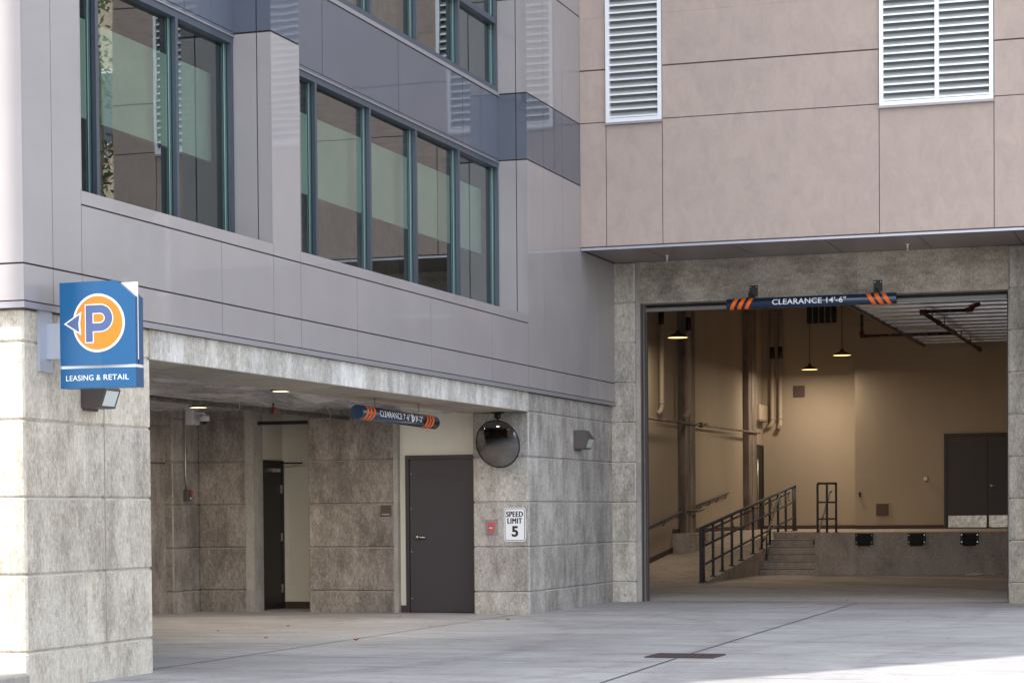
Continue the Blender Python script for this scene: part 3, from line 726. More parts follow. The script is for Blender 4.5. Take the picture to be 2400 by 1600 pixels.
tree(8.5, 1.0, 11, 1.0, 'slender leafy tree closest to the end wall of the stucco building', 1)
tree(9.9, 2.6, 11.5, .9, 'taller slender leafy tree behind the first, mirrored in the window', 2)

# ------------------------------------------------------------------ parking sign
P = thing('parking_sign', 'blue projecting parking sign with orange P disc and LEASING & RETAIL strip', 'sign', (.49, -17.16, 2.38))
YF = -17.24; XR = .543; PR = .036     # slight ridge in the face
def face_y(x, off=0):
    return YF+PR*(abs(x-XR)/(XR-.157 if x < XR else .823-XR))-off
def facepanel(mb, outline, m, y1, mside):
    """folded front face: outline split at the ridge, extruded back to y1"""
    n = len(outline); i = mb.mi(m)
    vs = [mb.bm.verts.new((x, face_y(x), z)) for x, z in outline]; vb = [mb.bm.verts.new((x, y1, z)) for x, z in outline]
    L = [k for k in range(n) if outline[k][0] <= XR+1e-6]; Rr = [k for k in range(n) if outline[k][0] >= XR-1e-6]
    for g_ in (L, Rr): f = mb.bm.faces.new([vs[k] for k in g_]); f.material_index = i
    f = mb.bm.faces.new(vb[::-1]); f.material_index = mb.mi(mside)
    for k in range(n):
        f = mb.bm.faces.new([vs[k], vs[(k+1) % n], vb[(k+1) % n], vb[k]]); f.material_index = mb.mi(mside)
mb = MB(); facepanel(mb, [(.157, 2.562), (XR, 2.562), (.823, 2.562), (.823, 3.085), (.664, 3.217), (XR, 3.217), (.157, 3.217)], 'sign_blue', -17.165, 'sign_blue_side')
mb.prism([(.157, 2.562), (.823, 2.562), (.823, 3.085), (.664, 3.217), (.157, 3.217)], 'y', -17.150, -17.072, 'sign_blue_side'); mb.obj('upper_cabinet', P)
mb = MB(); facepanel(mb, [(.157, 2.383), (XR, 2.383), (.823, 2.383), (.823, 2.537), (XR, 2.537), (.157, 2.537)], 'sign_blue', -17.072, 'sign_blue_side'); mb.obj('lower_strip', P)
mb = MB(); mb.box(.165, .815, -17.2, -17.08, 2.536, 2.563, 'sign_white'); mb.box(.5, .8226, -17.1655, -17.1495, 2.6, 3.205, 'sign_white')
mb.obj('white_core', P)
mb = MB()
def faceline(pts, m, off):       # flat shape on the folded face, cut at the ridge
    i = mb.mi(m)
    for side in (0, 1):
        poly = []
        for k in range(len(pts)):
            a, b_ = pts[k], pts[(k+1) % len(pts)]
            ina = (a[0] <= XR) == (side == 0); inb = (b_[0] <= XR) == (side == 0)
            if ina: poly.append(a)
            if ina != inb:
                t = (XR-a[0])/(b_[0]-a[0]); poly.append((XR, a[1]+t*(b_[1]-a[1])))
        if len(poly) > 2:
            f = mb.bm.faces.new([mb.bm.verts.new((x, face_y(x, off), z)) for x, z in poly]); f.material_index = i
def circ(cx, cz, r, n=64): return [(cx+r*math.cos(2*math.pi*k/n), cz+r*math.sin(2*math.pi*k/n)) for k in range(n)]
faceline(circ(.508, 2.889, .2295), 'letter', .0015); faceline(circ(.508, 2.889, .2105), 'orange', .003)
arrow = [(.208, 2.891), (.354, 2.972), (.340, 2.891), (.348, 2.810)]
faceline([(.196, 2.891), (.364, 2.984), (.350, 2.891), (.358, 2.798)], 'letter', .0045); faceline([(.220, 2.891), (.345, 2.960), (.333, 2.891), (.340, 2.822)], 'sign_inner', .006)
def Pshape(g):
    """letter P outline grown by g, bowl as arc; returned as strips so that the counter stays open"""
    x0, x1, zb, zt = .403-g, .466+g, 2.741-g, 3.029+g; R_ = (zt-(2.824-g))/2; cz = zt-R_; cxx = .637+g-R_
    rin = R_-.062-2*g
    quads = [[(x0, zb), (x1, zb), (x1, zt), (x0, zt)], [(x1, zt-.062-2*g), (cxx, zt-.062-2*g), (cxx, zt), (x1, zt)],
             [(x1, cz-R_), (cxx, cz-R_), (cxx, cz-rin), (x1, cz-rin)]]
    n = 20
    for k in range(n):
        a, b_ = -math.pi/2+math.pi*k/n, -math.pi/2+math.pi*(k+1)/n
        quads.append([(cxx+rin*math.cos(a), cz+rin*math.sin(a)), (cxx+R_*math.cos(a), cz+R_*math.sin(a)), (cxx+R_*math.cos(b_), cz+R_*math.sin(b_)), (cxx+rin*math.cos(b_), cz+rin*math.sin(b_))])
    return quads
for q in Pshape(.0085): faceline(q, 'letter', .0045)
for q in Pshape(0): faceline(q, 'sign_inner', .006)
mb.obj('parking_symbol', P)
mb = MB(); add_text(mb, 'LEASING & RETAIL', 'letter', (0, 0, 0), (1, 0, 0), (0, 0, 1), .043, .555, .006, 1.05, wrap=lambda x, z: (.21+x, face_y(.21+x, .0018), 2.441+z)); mb.obj('lettering', P)
mb = MB(); mb.box(.001, .03, -17.30, -17.10, 2.52, 3.02, 'bracket'); mb.box(.03, .157, -17.20, -17.12, 2.62, 2.90, 'bracket'); mb.obj('wall_bracket', P)

# ------------------------------------------------------------------ clearance bars
def helix_stripes(mb, cen, ax, r, s0, lean, width, m, n=40, half=None):
    """painted slanting band round a tube: s = s0 + lean*sin(angle) along the axis"""
    ax = Vector(ax); up_ = Vector((0, 0, 1)); sd_ = ax.cross(up_)
    vv = []; 
    for k in range(n+1):
        a = 2*math.pi*k/n; off = lean*math.sin(a); nn = sd_*math.cos(a)+up_*math.sin(a)
        for t in (0, width): vv.append(Vector(cen)+ax*(s0+off+t)+nn*(r+.0012))
    mb.faces(vv, [(2*k, 2*k+1, 2*k+3, 2*k+2) for k in range(n)], m, True)
def bar(name, label, cen, ax, L, r):
    """cen: middle of the start end, ax: reading direction; the text side is ax x up"""
    t = thing(name, label, 'clearance bar', cen, 'hanging clearance bars')
    c = Vector(cen); ax = Vector(ax)
    b = MB(); b.tube([c, c+ax*.004, c+ax*(L-.004), c+ax*L], [r-.004, r, r, r-.004], 'bar_navy', 40); b.obj('tube', t)
    return t, c, ax
def wrapper(c, ax, r, s0, z0):
    sd_ = ax.cross(Vector((0, 0, 1)))
    def f(x, z):
        a = (z+z0)/r; return c+ax*(s0+x)+(sd_*math.cos(a)+Vector((0, 0, 1))*math.sin(a))*(r+.0018)
    return f
r = .082
t, c, ax = bar('clearance_bar', 'navy tube reading CLEARANCE 14 feet 6 above the loading dock opening', (1.886, -.35, 4.452), (1, 0, 0), 2.509, r)
mb = MB()
for k in range(3):
    helix_stripes(mb, c, ax, r, .085+k*.111, .045, .062, 'bar_orange'); helix_stripes(mb, c, ax, r, 2.11+k*.111, -.05, .062, 'bar_orange')
mb.obj('orange_stripes', t)
mb = MB(); add_text(mb, 'CLEARANCE 14\'-6"', 'letter', (0, 0, 0), (1, 0, 0), (0, 0, 1), .086, 1.09, .018, 1.05, wrap=wrapper(c, ax, r, .69, -.038)); mb.obj('lettering', t)
for x0 in (2.15, 4.008):
    mb = MB(); mb.cbox(x0, x0+.127, -.012, -.0005, 4.55, 4.757, .003, 'black'); mb.box(x0+.055, x0+.068, -.37, -.012, 4.52, 4.62, 'black'); mb.box(x0+.02, x0+.1, -.40, -.3, 4.532, 4.545, 'black')
    for zz in (4.58, 4.73):
        for xx in (.02, .107): mb.disc((x0+xx, -.0135, zz), (0, -1, 0), .007, 'galv', 8)
    mb.obj('bracket', t)
t, c, ax = bar('clearance_bar', 'navy tube with CLEARANCE 7 feet 6 lettering on chains under the white beam', (-.6, -9.02, 2.557), (0, 1, -.012), 2.62, .083)
mb = MB()
for k in range(3):
    helix_stripes(mb, c, ax, .083, .125+k*.105, .04, .06, 'bar_orange'); helix_stripes(mb, c, ax, .083, 2.14+k*.105, .04, .06, 'bar_orange')
mb.obj('orange_stripes', t)
mb = MB()
add_text(mb, "CLEARANCE 7'-6\"", 'letter', (0, 0, 0), (0, 1, 0), (0, 0, 1), .076, 1.02, .012, 1.0, wrap=wrapper(c, ax, .083, .53, -.028))
add_text(mb, "8'-2\"", 'letter', (0, 0, 0), (0, 1, 0), (0, 0, 1), .076, .265, .012, 1.0, wrap=wrapper(c, ax, .083, 1.74, -.028))
wf = wrapper(c, ax, .0836, 1.645, .01); ws = wrapper(c, ax, .0842, 1.645, .01)
def patch(pts, m, f):
    cxm = sum(p[0] for p in pts)/len(pts); czm = sum(p[1] for p in pts)/len(pts)
    for k in range(len(pts)):
        a, b_ = pts[k], pts[(k+1) % len(pts)]; n_ = 4
        for q in range(n_):
            s0, s1 = q/n_, (q+1)/n_
            g_ = [(cxm+(p[0]-cxm)*s, czm+(p[1]-czm)*s) for p, s in ((a, s0), (b_, s0), (b_, s1), (a, s1))]
            mb.faces([f(*p) for p in g_], [(0, 1, 2, 3)] if q else [(0, 2, 3)], m)
patch([(.055*math.cos(k*math.pi/14), .052*math.sin(k*math.pi/14)) for k in range(28)], 'letter', wf)
S_ = .62
patch([(.010+.009*math.cos(k*math.pi/5), .031+.009*math.sin(k*math.pi/5)) for k in range(10)], 'bar_navy', ws)
patch([(S_*a, S_*b_) for a, b_ in [(-.002, .026), (.02, .026), (.016, -.006), (.045, -.036), (.034, -.044), (.0, -.012)]], 'bar_navy', ws)
patch([(S_*a, S_*b_) for a, b_ in [(-.03, .006), (-.018, .008), (-.024, -.02), (-.004, -.04), (-.016, -.046), (-.038, -.024)]], 'bar_navy', ws)
mb.obj('lettering', t)
for y in (-8.45, -6.95):
    mb = MB(); mb.box(-.612, -.588, y-.03, y+.03, 2.735, 2.742, 'black')
    for k in range(4): mb.tube([(-.6, y+.006*(k % 2), 2.735-k*.024), (-.6, y-.006*(k % 2), 2.735-(k+1)*.024)], .004, 'black', 6)
    mb.obj('chain', t)

# ------------------------------------------------------------------ convex mirror
mc = Vector((-.335, -4.62, 2.30)); mn = Vector((-.12, -.965, -.23)).normalized(); a0 = mn.cross(Vector((0, 0, 1))).normalized(); b0 = a0.cross(mn)
t = thing('traffic_mirror', 'round convex mirror with black rim hanging at the garage corner', 'mirror', mc)
Mx = Matrix((a0, b0, mn)).transposed().to_4x4()
rr = .315; prof = [(rr*math.sin(R(a))/math.sin(R(20)), rr/math.sin(R(20))*(math.cos(R(a))-math.cos(R(20)))) for a in [20-20*k/16 for k in range(17)]]
prof[-1] = (.0005, prof[-1][1])
mb = MB(); mb.lathe(prof, *mc, 'mirror', 64, Mx); mb.obj('mirror_dome', t)
mb = MB(); mb.lathe([(rr-.004, .004), (rr+.008, .008), (rr+.014, -.006), (rr+.006, -.022), (rr-.03, -.03), (.02, -.05), (.001, -.052)], *mc, 'rubber', 64, Mx); mb.obj('rim', t)
mb = MB(); p0 = Vector((-.41, -4.40, 2.743)); top = mc+b0*.28-mn*.03
mb.box(-.47, -.33, -4.46, -4.34, 2.722, 2.742, 'black'); mb.tube([(-.40, -4.4, 2.722), (-.40, -4.42, 2.66)], [.05, .045], 'black', 14)
mb.tube([(-.40, -4.42, 2.69), (-.385, -4.46, 2.63), top, mc-mn*.05], .014, 'black', 10); mb.obj('bracket', t)

# ------------------------------------------------------------------ wall mounted items by the corner
t = thing('speed_limit_sign', 'white rounded SPEED LIMIT 5 sign on the grey concrete', 'sign', (-.205, -4.295, 1.0))
def rrect(x0, x1, z0, z1, r_, n=6):
    p = []
    for cx, cz, a in ((x1-r_, z0+r_, -90), (x1-r_, z1-r_, 0), (x0+r_, z1-r_, 90), (x0+r_, z0+r_, 180)):
        for k in range(n+1): q = R(a+90*k/n); p.append((cx+r_*math.cos(q), cz+r_*math.sin(q)))
    return p
X0, X1, Z0, Z1 = -.358, -.052, .988, 1.448
mb = MB(); mb.prism(rrect(X0, X1, Z0, Z1, .04), 'y', -4.298, -4.2945, 'sign_white'); mb.obj('plate', t)
mb = MB(); o_ = rrect(X0+.011, X1-.011, Z0+.011, Z1-.011, .032); i_ = rrect(X0+.019, X1-.019, Z0+.019, Z1-.019, .025); n_ = len(o_)
mb.faces([(x, -4.2988, z) for x, z in o_+i_], [(k, (k+1) % n_, (k+1) % n_+n_, k+n_) for k in range(n_)], 'ink')
add_text(mb, 'SPEED', 'ink', (X0+.036, -4.2988, 1.322), (1, 0, 0), (0, 0, 1), .074, .232, 0, 1.1, heavy=.0045)
add_text(mb, 'LIMIT', 'ink', (X0+.052, -4.2988, 1.232), (1, 0, 0), (0, 0, 1), .072, .202, 0, 1.12, heavy=.0045)
add_text(mb, '5', 'ink', (X0+.108, -4.2988, 1.052), (1, 0, 0), (0, 0, 1), .146, .094, .035); mb.obj('lettering', t)
t = thing('fire_alarm_station', 'red pull station in a clear cover beside the speed limit sign', 'fire alarm', (-.535, -4.3, 1.07))
mb = MB(); mb.cbox(-.585, -.485, -4.335, -4.292, 1.115, 1.255, .008, 'red'); mb.box(-.575, -.495, -4.345, -4.335, 1.235, 1.25, 'red'); mb.box(-.565, -.505, -4.341, -4.335, 1.155, 1.2, 'ink'); mb.box(-.56, -.51, -4.345, -4.341, 1.165, 1.185, 'white'); mb.obj('pull_box', t)
mb = MB(); mb.box(-.62, -.45, -4.297, -4.291, 1.075, 1.29, 'clear')
for a in ((-.62, -.607, 1.075, 1.29), (-.463, -.45, 1.075, 1.29), (-.607, -.463, 1.277, 1.29), (-.607, -.463, 1.075, 1.088)): mb.box(a[0], a[1], -4.37, -4.297, a[2], a[3], 'clear')
mb.box(-.607, -.463, -4.37, -4.366, 1.088, 1.277, 'clear'); mb.obj('clear_cover', t)
def wallpack(y0, L, z0, label):
    t = thing('wall_light', label, 'wall light', (0, y0+L/2, z0), 'wedge wall lights')
    b = MB(); b.prism([(.001, z0), (.17, z0), (.225, z0+.15), (.14, z0+.27), (.001, z0+.27)], 'y', y0, y0+L, 'bronze')
    b.prism([(.001, z0-.02), (.03, z0-.02), (.03, z0), (.001, z0)], 'y', y0+.03, y0+L-.03, 'bronze'); b.obj('housing', t)
    b = MB(); e = Vector((.055, .15)).normalized(); n2 = Vector((e.y, -e.x))*.003
    pts = [(.17+e.x*.02+n2.x*0, z0+e.y*.02), (.17+e.x*.15, z0+e.y*.15)]
    b.faces([(p[0]+n2.x, y, p[1]+n2.y) for p in pts for y in (y0+.03, y0+L-.03)], [(0, 1, 3, 2)], 'lens'); b.obj('lens', t)
wallpack(-2.13, .33, 2.29, 'dark bronze wedge light on the grey concrete wall near the corner')
wallpack(-16.60, .27, 2.26, 'dark bronze wedge light on the pale pillar below the parking sign')
t = thing('room_plaque', 'small square brown plaque on the dark garage concrete', 'sign', (-2.165, -4.06, 1.34))
mb = MB(); mb.cbox(-2.243, -2.087, -4.062, -4.051, 1.34, 1.495, .002, 'plaque'); mb.obj('plate', t)
mb = MB(); add_text(mb, 'STORAGE', 'letter', (-2.222, -4.0635, 1.362), (1, 0, 0), (0, 0, 1), .016, .11, .0); mb.obj('lettering', t)

# garage fittings
def garage_lamp(x, y, z, label, first=[]):
    if first:
        o_ = dup(first[0], (x, y, z), label); 
    else:
        o_ = thing('ceiling_lamp', label, 'ceiling lamp', (x, y, z), 'round disc lamps on the garage ceiling'); first.append(o_)
        b = MB(); b.lathe([(.01, .09), (.05, .088), (.06, .04), (.125, .022), (.128, .0), (.112, .0)], x, y, z, 'bronze', 32); b.obj('housing', o_)
        b = MB(); b.disc((x, y, z+.001), (0, 0, -1), .113, 'lamp_cool', 32); b.obj('lit_face', o_)
    l = bpy.data.lights.new('lamp_light', 'AREA'); l.shape = 'DISK'; l.size = .22; l.energy = 8; l.color = (1, .85, .68)
    q = bpy.data.objects.new('lamp_light', l); C.objects.link(q); q.parent = o_; q.location = (0, 0, -.01)
garage_lamp(-1.29, -9.58, 2.78, 'lit disc lamp at the inner edge of the beam, middle one')
garage_lamp(-3.6, -7.0, 2.76, 'lit disc lamp hanging on the black pipe near the camera')
garage_lamp(-1.32, -6.73, 2.78, 'lit disc lamp right above the hanging garage clearance bar')
t = thing('sprinkler_pipe', 'long black pipe running under the crumpled garage ceiling', 'pipe', (-2.55, -6, 2.7))
mb = MB(); mb.tube([(-2.55, -14, 2.70), (-2.55, -4.5, 2.70)], .031, 'pipe_black', 14); mb.obj('pipe', t)
mb = MB(); mb.tube([(-2.55, -7.0, 2.70), (-2.55, -7.0, 2.80)], .014, 'pipe_red', 8); mb.tube([(-2.55, -7.07, 2.70), (-2.55, -6.93, 2.70)], .042, 'pipe_red', 14); mb.obj('sprinkler_head', t)
for y in (-8.1, -5.2):
    mb = MB(); mb.tube([(-2.55, y, 2.84), (-2.55, y, 2.77), (-2.51, y, 2.73), (-2.51, y, 2.68), (-2.55, y, 2.66), (-2.59, y, 2.68), (-2.585, y, 2.75)], .004, 'galv', 6); mb.obj('hanger', t)
t = thing('security_camera', 'white dome security camera on a box under the garage ceiling', 'security camera', (-4.9, -4.5, 2.7))
mb = MB(); mb.cbox(-5.048, -4.93, -4.46, -4.22, 2.66, 2.87, .008, 'white'); mb.obj('mount_box', t)
mb = MB(); mb.tube([(-4.93, -4.38, 2.82), (-4.80, -4.38, 2.82), (-4.78, -4.38, 2.79)], .022, 'white'); mb.lathe([(.001, .05), (.06, .045), (.072, .02), (.072, -.03), (.055, -.04)], -4.78, -4.38, 2.745, 'white', 24); mb.obj('camera_body', t)
mb = MB(); mb.lathe([(.054, -.038), (.045, -.062), (.02, -.08), (.001, -.084)], -4.78, -4.38, 2.745, 'black', 24); mb.obj('dome', t)
t = thing('switch_conduit', 'thin vertical conduit down to a grey box with red button', 'conduit', (-5.03, -4.5, 1.7))
mb = MB(); mb.tube([(-5.03, -4.50, 2.9), (-5.03, -4.50, 1.95), (-5.03, -4.46, 1.74)], .011, 'galv', 8); mb.obj('conduit', t)
mb = MB(); mb.cbox(-5.048, -4.98, -4.54, -4.40, 1.58, 1.74, .004, 'bronze'); mb.obj('switch_box', t)
mb = MB(); mb.tube([(-4.98, -4.43, 1.70), (-4.955, -4.43, 1.70)], .02, 'red', 12); mb.disc((-4.979, -4.44, 1.62), (1, 0, 0), .02, 'white', 10); mb.obj('button', t)

# soffit sprinklers
def soffit_head(x, y, label, first=[]):
    if first: dup(first[0], (x, y, 5.18), label); return
    t = thing('soffit_sprinkler', label, 'sprinkler', (x, y, 5.18), 'sprinkler heads under the soffit'); first.append(t)
    b = MB(); b.lathe([(.03, 0), (.03, -.004), (.012, -.008), (.012, -.05), (.006, -.055), (.006, -.085), (.02, -.09), (.02, -.093), (.001, -.093)], x, y, 5.18, 'white', 16); b.obj('head', t)
soffit_head(1.06, -.72, 'small white sprinkler head under the left part of the soffit'); soffit_head(4.6, -.72, 'small white sprinkler head under the right part of the soffit')

# ------------------------------------------------------------------ dock items
def pendant(x, y, z, label, e, first=[]):
    if first: o_ = dup(first[0], (x, y, z), label)
    else:
        o_ = thing('pendant_lamp', label, 'pendant lamp', (x, y, z), 'lit pendant lamps in the loading dock'); first.append(o_)
        b = MB(); b.lathe([(.208, -.0), (.212, .004), (.20, .022), (.13, .062), (.06, .085), (.045, .12), (.03, .15), (.012, .16)], x, y, z, 'bronze', 40); b.obj('lamp_shade', o_)
        b = MB(); b.disc((x, y, z+.003), (0, 0, -1), .2, 'lamp_warm', 40); b.obj('lit_face', o_)
        b = MB(); b.tube([(x, y, z+.15), (x, y, 8.6)], .008, 'black', 8); b.obj('cord', o_)
    l = bpy.data.lights.new('lamp_light', 'AREA'); l.shape = 'DISK'; l.size = .38; l.energy = e; l.color = (1, .81, .60)
    q = bpy.data.objects.new('lamp_light', l); C.objects.link(q); q.parent = o_; q.location = (0, 0, -.01)
pendant(-1.59, 10.97, 4.9, 'lit pendant lamp nearest the dock opening, in front of the tan pipes', 12)
pendant(-.91, 22.2, 4.9, 'lit pendant lamp hanging lowest in view, before the back wall', 12)
pendant(.67, 17.5, 4.9, 'lit pendant lamp right of the other two, beside the wall corner', 12)
def bumper(x, label, first=[]):
    if first: dup(first[0], (x, 14, .65), label); return
    t = thing('dock_bumper', label, 'dock bumper', (x, 14, .65), 'black rubber bumpers on the dock edge'); first.append(t)
    b = MB(); b.prism([(13.89, .885), (13.885, .70), (13.90, .635), (13.95, .62), (13.99, .64), (13.99, .885)], 'x', x-.13, x+.13, 'rubber'); b.obj('rubber_block', t)
    for e_ in (-.16, .16): b = MB(); b.box(x+e_-.03, x+e_+.03, 13.97, 13.999, .65, .89, 'black'); b.obj('side_plate', t)
    for dx in (-.162, .162):
        for z in (.7, .85):
            b = MB(); b.tube([(x+dx, 13.971, z), (x+dx, 13.955, z)], .014, 'steel', 10); b.obj('bolt', t)
bumper(1.70, 'black rubber bumper at the dock edge beside the steps'); bumper(2.80, 'middle black rubber bumper on the dock edge'); bumper(3.89, 'black rubber bumper below the double door')
# ramp railing
rx = -.60; t = thing('ramp_railing', 'long dark sloping guard rail along the dock ramp', 'railing', (rx, 13.5, .4))
sl_ = .0935; fz = lambda y: .01+(y-8.64)*sl_
def bx(b, p0, p1, h, m):     # square bar between two points
    b.tube([p0, p1], h, m, 4)
mb = MB()
bx(mb, (rx, 8.64, fz(8.64)+1.04), (rx, 18.47, fz(18.47)+1.04), .034, 'rail'); mb.obj('top_rail', t); mb = MB(); bx(mb, (rx, 8.7, fz(8.7)+.68), (rx, 18.45, fz(18.45)+.68), .024, 'rail'); mb.obj('middle_rail', t); mb = MB(); bx(mb, (rx, 8.7, fz(8.7)+.32), (rx, 18.45, fz(18.45)+.32), .024, 'rail')
mb.obj('lower_rail', t)
for y in (8.62, 8.86, 9.70, 10.54, 11.45, 12.38, 13.58, 14.52, 15.43, 16.38, 17.31, 18.25, 18.47):
    mb = MB(); bx(mb, (rx, y, fz(y)-.01), (rx, y, fz(y)+1.03), .033, 'rail'); mb.box(rx-.05, rx+.05, y-.06, y+.06, fz(y)-.02, fz(y)+.012, 'rail'); mb.obj('post', t)
mb = MB(); mb.tube([(rx-.08, 8.9, fz(8.9)+.9), (rx-.08, 18.2, fz(18.2)+.9)], .021, 'rail', 10)
for y in (9.3, 10.9, 11.9, 14.0, 15.0, 16.0, 17.0, 18.0): mb.tube([(rx-.02, y, fz(y)+.72), (rx-.06, y, fz(y)+.74), (rx-.08, y, fz(y)+.88)], .009, 'rail', 6)
mb.obj('handrail', t)
t = thing('stair_handrail', 'dark diagonal handrail on the left side of the dock steps', 'railing', (-.50, 15.2, .5))
mb = MB(); mb.tube([(-.5, 16.4, 1.80), (-.5, 16.15, 1.80), (-.5, 14.5, .80), (-.5, 14.25, .77), (-.5, 14.2, .74)], .022, 'rail', 10); mb.tube([(-.5, 14.55, .82), (-.5, 14.55, .31)], .018, 'rail', 8); mb.obj('tube', t)
t = thing('dock_guard_rail', 'short dark guard rail with three posts right of the steps', 'railing', (.9, 14.1, .9))
mb = MB(); yy = 14.06
bx(mb, (.70, yy, 1.955), (1.11, yy, 1.95), .034, 'rail'); mb.obj('top_rail', t); mb = MB(); bx(mb, (.70, yy, 1.555), (1.1, yy, 1.55), .026, 'rail'); mb.obj('middle_rail', t); mb = MB(); bx(mb, (.70, yy, 1.20), (1.1, yy, 1.20), .026, 'rail'); mb.obj('lower_rail', t)
for x in (.70, .90, 1.095):
    mb = MB(); bx(mb, (x, yy, .9), (x, yy, 1.95), .03, 'rail'); mb.box(x-.05, x+.05, yy-.05, yy+.05, .906, .916, 'rail'); mb.obj('post', t)
mb = MB(); mb.tube([(.62, 16.3, 1.8), (.62, 16.1, 1.79), (.62, 14.45, .80), (.62, 14.2, .76), (.60, 14.15, .66)], .022, 'rail', 10); mb.obj('handrail', t)
for i, (pts, lb) in enumerate((([(-2.38, 9, .76), (-2.38, 14.65, 1.385), (-2.3, 14.75, 1.39), (-2.2, 15.4, 1.395), (-2.22, 16.0, 1.43)], 'dark handrail on the left dock wall, nearer the opening'),
                              ([(-2.38, 15.66, 1.48), (-2.38, 19.35, 1.82), (-2.44, 19.4, 1.80)], 'dark handrail on the left dock wall behind the column'))):
    t = thing('wall_handrail', lb, 'handrail', pts[0], 'handrails on the left dock wall')
    mb = MB(); mb.tube(pts, .026, 'rail', 10); mb.obj('tube', t)
    for k in range(4):
        u = .2+.25*k; p = Vector(pts[0]).lerp(Vector(pts[1]), u); mb = MB(); mb.tube([p-Vector((.065, 0, .11)), p-Vector((.01, 0, .10)), p], .011, 'rail', 6); mb.obj('bracket', t)
# pipes in the dock
def vpipe(x, y, z0, z1, elbow, label, r_=.052, grp='tan vertical pipes in the loading dock'):
    t = thing('vertical_pipe', label, 'pipe', (x, y, z0), grp)
    b = MB(); e = Vector(elbow); p = Vector((x, y, z0))
    b.tube([(x, y, z1), (x, y, z0+.1), p+e*.04, p+e*.14-Vector((0, 0, .05))], r_, 'pipe', 16); b.obj('pipe', t)
    b = MB(); b.tube([(x, y, z0+.16), (x, y, z0+.2)], r_+.012, 'pipe', 16); b.obj('coupling', t); b = MB(); b.tube([(x, y, 5.33), (x, y, 5.62)], r_+.006, 'black', 12); b.obj('clamp', t)
vpipe(-2.36, 12.7, 3.5, 8.6, (-.6, -.6, 0), 'tan vertical pipe nearest the opening on the left dock wall'); vpipe(-2.2, 14.5, 3.5, 8.6, (-.6, -.6, 0), 'tan vertical pipe in front of the nearer column')
vpipe(-2.19, 23.9, 3.6, 6.55, (-1, 0, 0), 'left one of two tan pipes on the back dock wall', .055); vpipe(-1.98, 23.9, 3.6, 6.55, (0, -1, 0), 'right one of two tan pipes on the back dock wall', .055)
t = thing('wall_pipe', 'thin dark pipe running level along the left dock wall', 'pipe', (-2.38, 16, 3.3))
mb = MB(); mb.tube([(-2.28, 9, 3.29), (-2.28, 22.7, 3.36)], .026, 'dock_col', 8); mb.obj('pipe', t)
mb = MB(); mb.tube([(-2.28, 15.9, 3.33), (-2.28, 16.15, 3.33)], .06, 'dock_col', 10); mb.tube([(-2.28, 16.15, 3.33), (-2.2, 16.3, 3.36)], .03, 'dock_col', 8); mb.obj('valve', t)
t = thing('duct_box', 'small tan duct box on the wall behind the farther column', 'duct', (-2.37, 23.3, 3.7))
mb = MB(); mb.cbox(-2.449, -2.28, 22.7, 23.7, 3.7, 4.09, .01, 'dock_paint'); mb.box(-2.449, -2.275, 22.7, 23.7, 3.66, 3.70, 'dock_col'); mb.obj('casing', t)
t = thing('deck_sprinkler_pipe', 'dark pipe with red fittings slung below the steel deck', 'pipe', (3.2, 18, 5.2))
mb = MB(); mb.tube([(3.22, 11.9, 5.30), (3.25, 22.5, 5.28)], .042, 'pipe_black', 12); mb.tube([(3.22, 11.95, 5.33), (4.1, 11.95, 5.33)], .036, 'pipe_black', 12)
mb.tube([(1.25, 17.0, 5.28), (3.2, 17.0, 5.28)], .036, 'pipe_black', 12); mb.tube([(1.2, 17.0, 5.33), (1.2, 17.0, 6.6)], .036, 'pipe_black', 12); mb.obj('pipe', t)
mb = MB()
mb.tube([(3.14, 11.95, 5.32), (3.28, 11.95, 5.32)], .06, 'pipe_red', 12); mb.obj('red_fitting', t); mb = MB(); mb.tube([(4.05, 11.95, 5.33), (4.15, 11.95, 5.34), (4.19, 11.95, 5.42)], .055, 'pipe_red', 12); mb.tube([(4.1, 12.3, 5.42), (4.28, 12.1, 5.45)], .045, 'pipe_red', 10)
mb.obj('red_fitting', t); mb = MB(); mb.tube([(1.3, 17.0, 5.28), (1.2, 17.0, 5.28), (1.2, 17.0, 5.38)], .056, 'pipe_red', 12)
mb.obj('red_fitting', t)
for y in (14.3, 17.0, 20.0, 22.4): mb = MB(); mb.tube([(3.23, y-.1, 5.295), (3.23, y+.1, 5.295)], .06, 'pipe_red', 12); mb.obj('red_fitting', t)
for y in (13.2, 15.3, 18.5, 20.5): 
    mb = MB(); mb.tube([(3.23, y, 5.33), (3.23, y, 5.56)], .012, 'black', 6); mb.obj('hanger', t)
t = thing('crumpled_rag', 'small pale crumpled bag lying at the foot of the dock wall', 'litter', (4.0, 13.85, 0))
mb = MB(); bmesh.ops.create_icosphere(mb.bm, subdivisions=3, radius=1); mb.mi('white')
for v in mb.bm.verts:
    n_ = mathutils.noise.noise(v.co*2.3)*.6+1; v.co = Vector((4.0+v.co.x*.17*n_, 13.82+v.co.y*.09*n_, .03+max(v.co.z, -.7)*.04*n_))
mb.obj('bag', t)

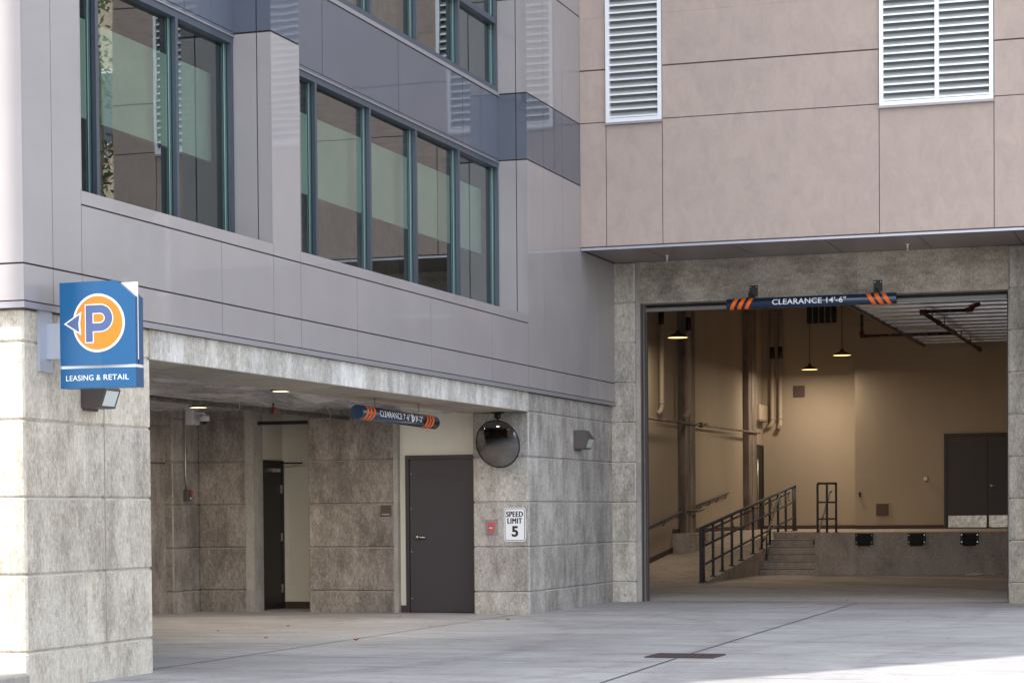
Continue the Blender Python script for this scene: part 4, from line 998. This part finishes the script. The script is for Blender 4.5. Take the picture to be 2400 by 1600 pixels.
# ------------------------------------------------------------------ small ground things
t = thing('drain_grate', 'dark rusty rectangular drain grate set in the paving', 'drain', (4.06, -12.33, 0))
mb = MB(); q = [Vector((3.745, -12.57, .004)), Vector((3.74, -12.07, .004)), Vector((4.36, -12.06, .004)), Vector((4.36, -12.6, .004))]
mb.faces(q, [(3, 2, 1, 0)], 'black')
for k in range(20):
    x = 3.75+k*.031; mb.box(x, x+.017, -12.58, -12.065, .0045, .010, 'drain')
mb.obj('grate_bars', t)
mb = MB(); mb.box(3.725, 3.745, -12.60, -12.05, .001, .012, 'drain'); mb.box(4.365, 4.385, -12.60, -12.05, .001, .012, 'drain'); mb.box(3.745, 4.365, -12.60, -12.58, .001, .0115, 'drain'); mb.box(3.745, 4.365, -12.065, -12.05, .001, .0115, 'drain'); mb.obj('grate_frame', t)
k_ = MB(); k_.cbox(-3, .035, -18.6, -17.515, 0, .15, .02, 'conc_strip'); tag(k_.obj('kerb_block'), 'pale concrete kerb block at the foot of the corner pillar', 'kerb')
leafs = [(1008, 1446, 'dry leaf on the paving right in front of the charcoal door'), (1263, 1448, 'dry leaf left of the wall foot below the corner'), (953, 1508, 'largest dry leaf, curled on open paving before the garage'),
         (570, 1491, 'dry leaf on the shaded garage floor beside the pillar'), (1942, 1405, 'dry leaf lying on the dock threshold line'), (1282, 1454, 'dry leaf just right of its neighbour below the corner'),
         (680, 1475, 'pale dry leaf scrap on the garage floor, middle'), (745, 1504, 'brown dry leaf scrap where shade meets the open paving'), (2350, 1547, 'dry leaf in the sunlit corner of the paving')]
Cc = Vector((8.8882, -32.6992, 1.3651))
LP = [(-1.47, -5.38), (.09, -5.57), (-.02, -10.55), (-2.36, -9.1), (3.5, .6), (.24, -6.0), (-1.98, -7.9), (-1.2, -10.3), (7.2, -12.4)]
for (x, y), (_, _, lb) in zip(LP, leafs):
    s_ = random.uniform(.02, .032) * (1.4 if 'largest' in lb else 1); a = random.uniform(0, 6.28)
    mb = MB(); v = []
    for k in range(5):
        for e in (-1, 0, 1):
            u = k/4*2-1; wd = (1-u*u)*.55*e; lx, ly = u*s_, wd*s_
            v.append((x+lx*math.cos(a)-ly*math.sin(a), y+lx*math.sin(a)+ly*math.cos(a), .006+abs(e)*s_*.35+abs(u)*s_*.3))
    mb.faces(v, [(k*3+e, k*3+e+1, k*3+e+4, k*3+e+3) for k in range(4) for e in (0, 1)], 'leaf_dry')
    o_ = mb.obj('fallen_leaf'); tag(o_, lb, 'leaf', 'dry leaves on the paving')
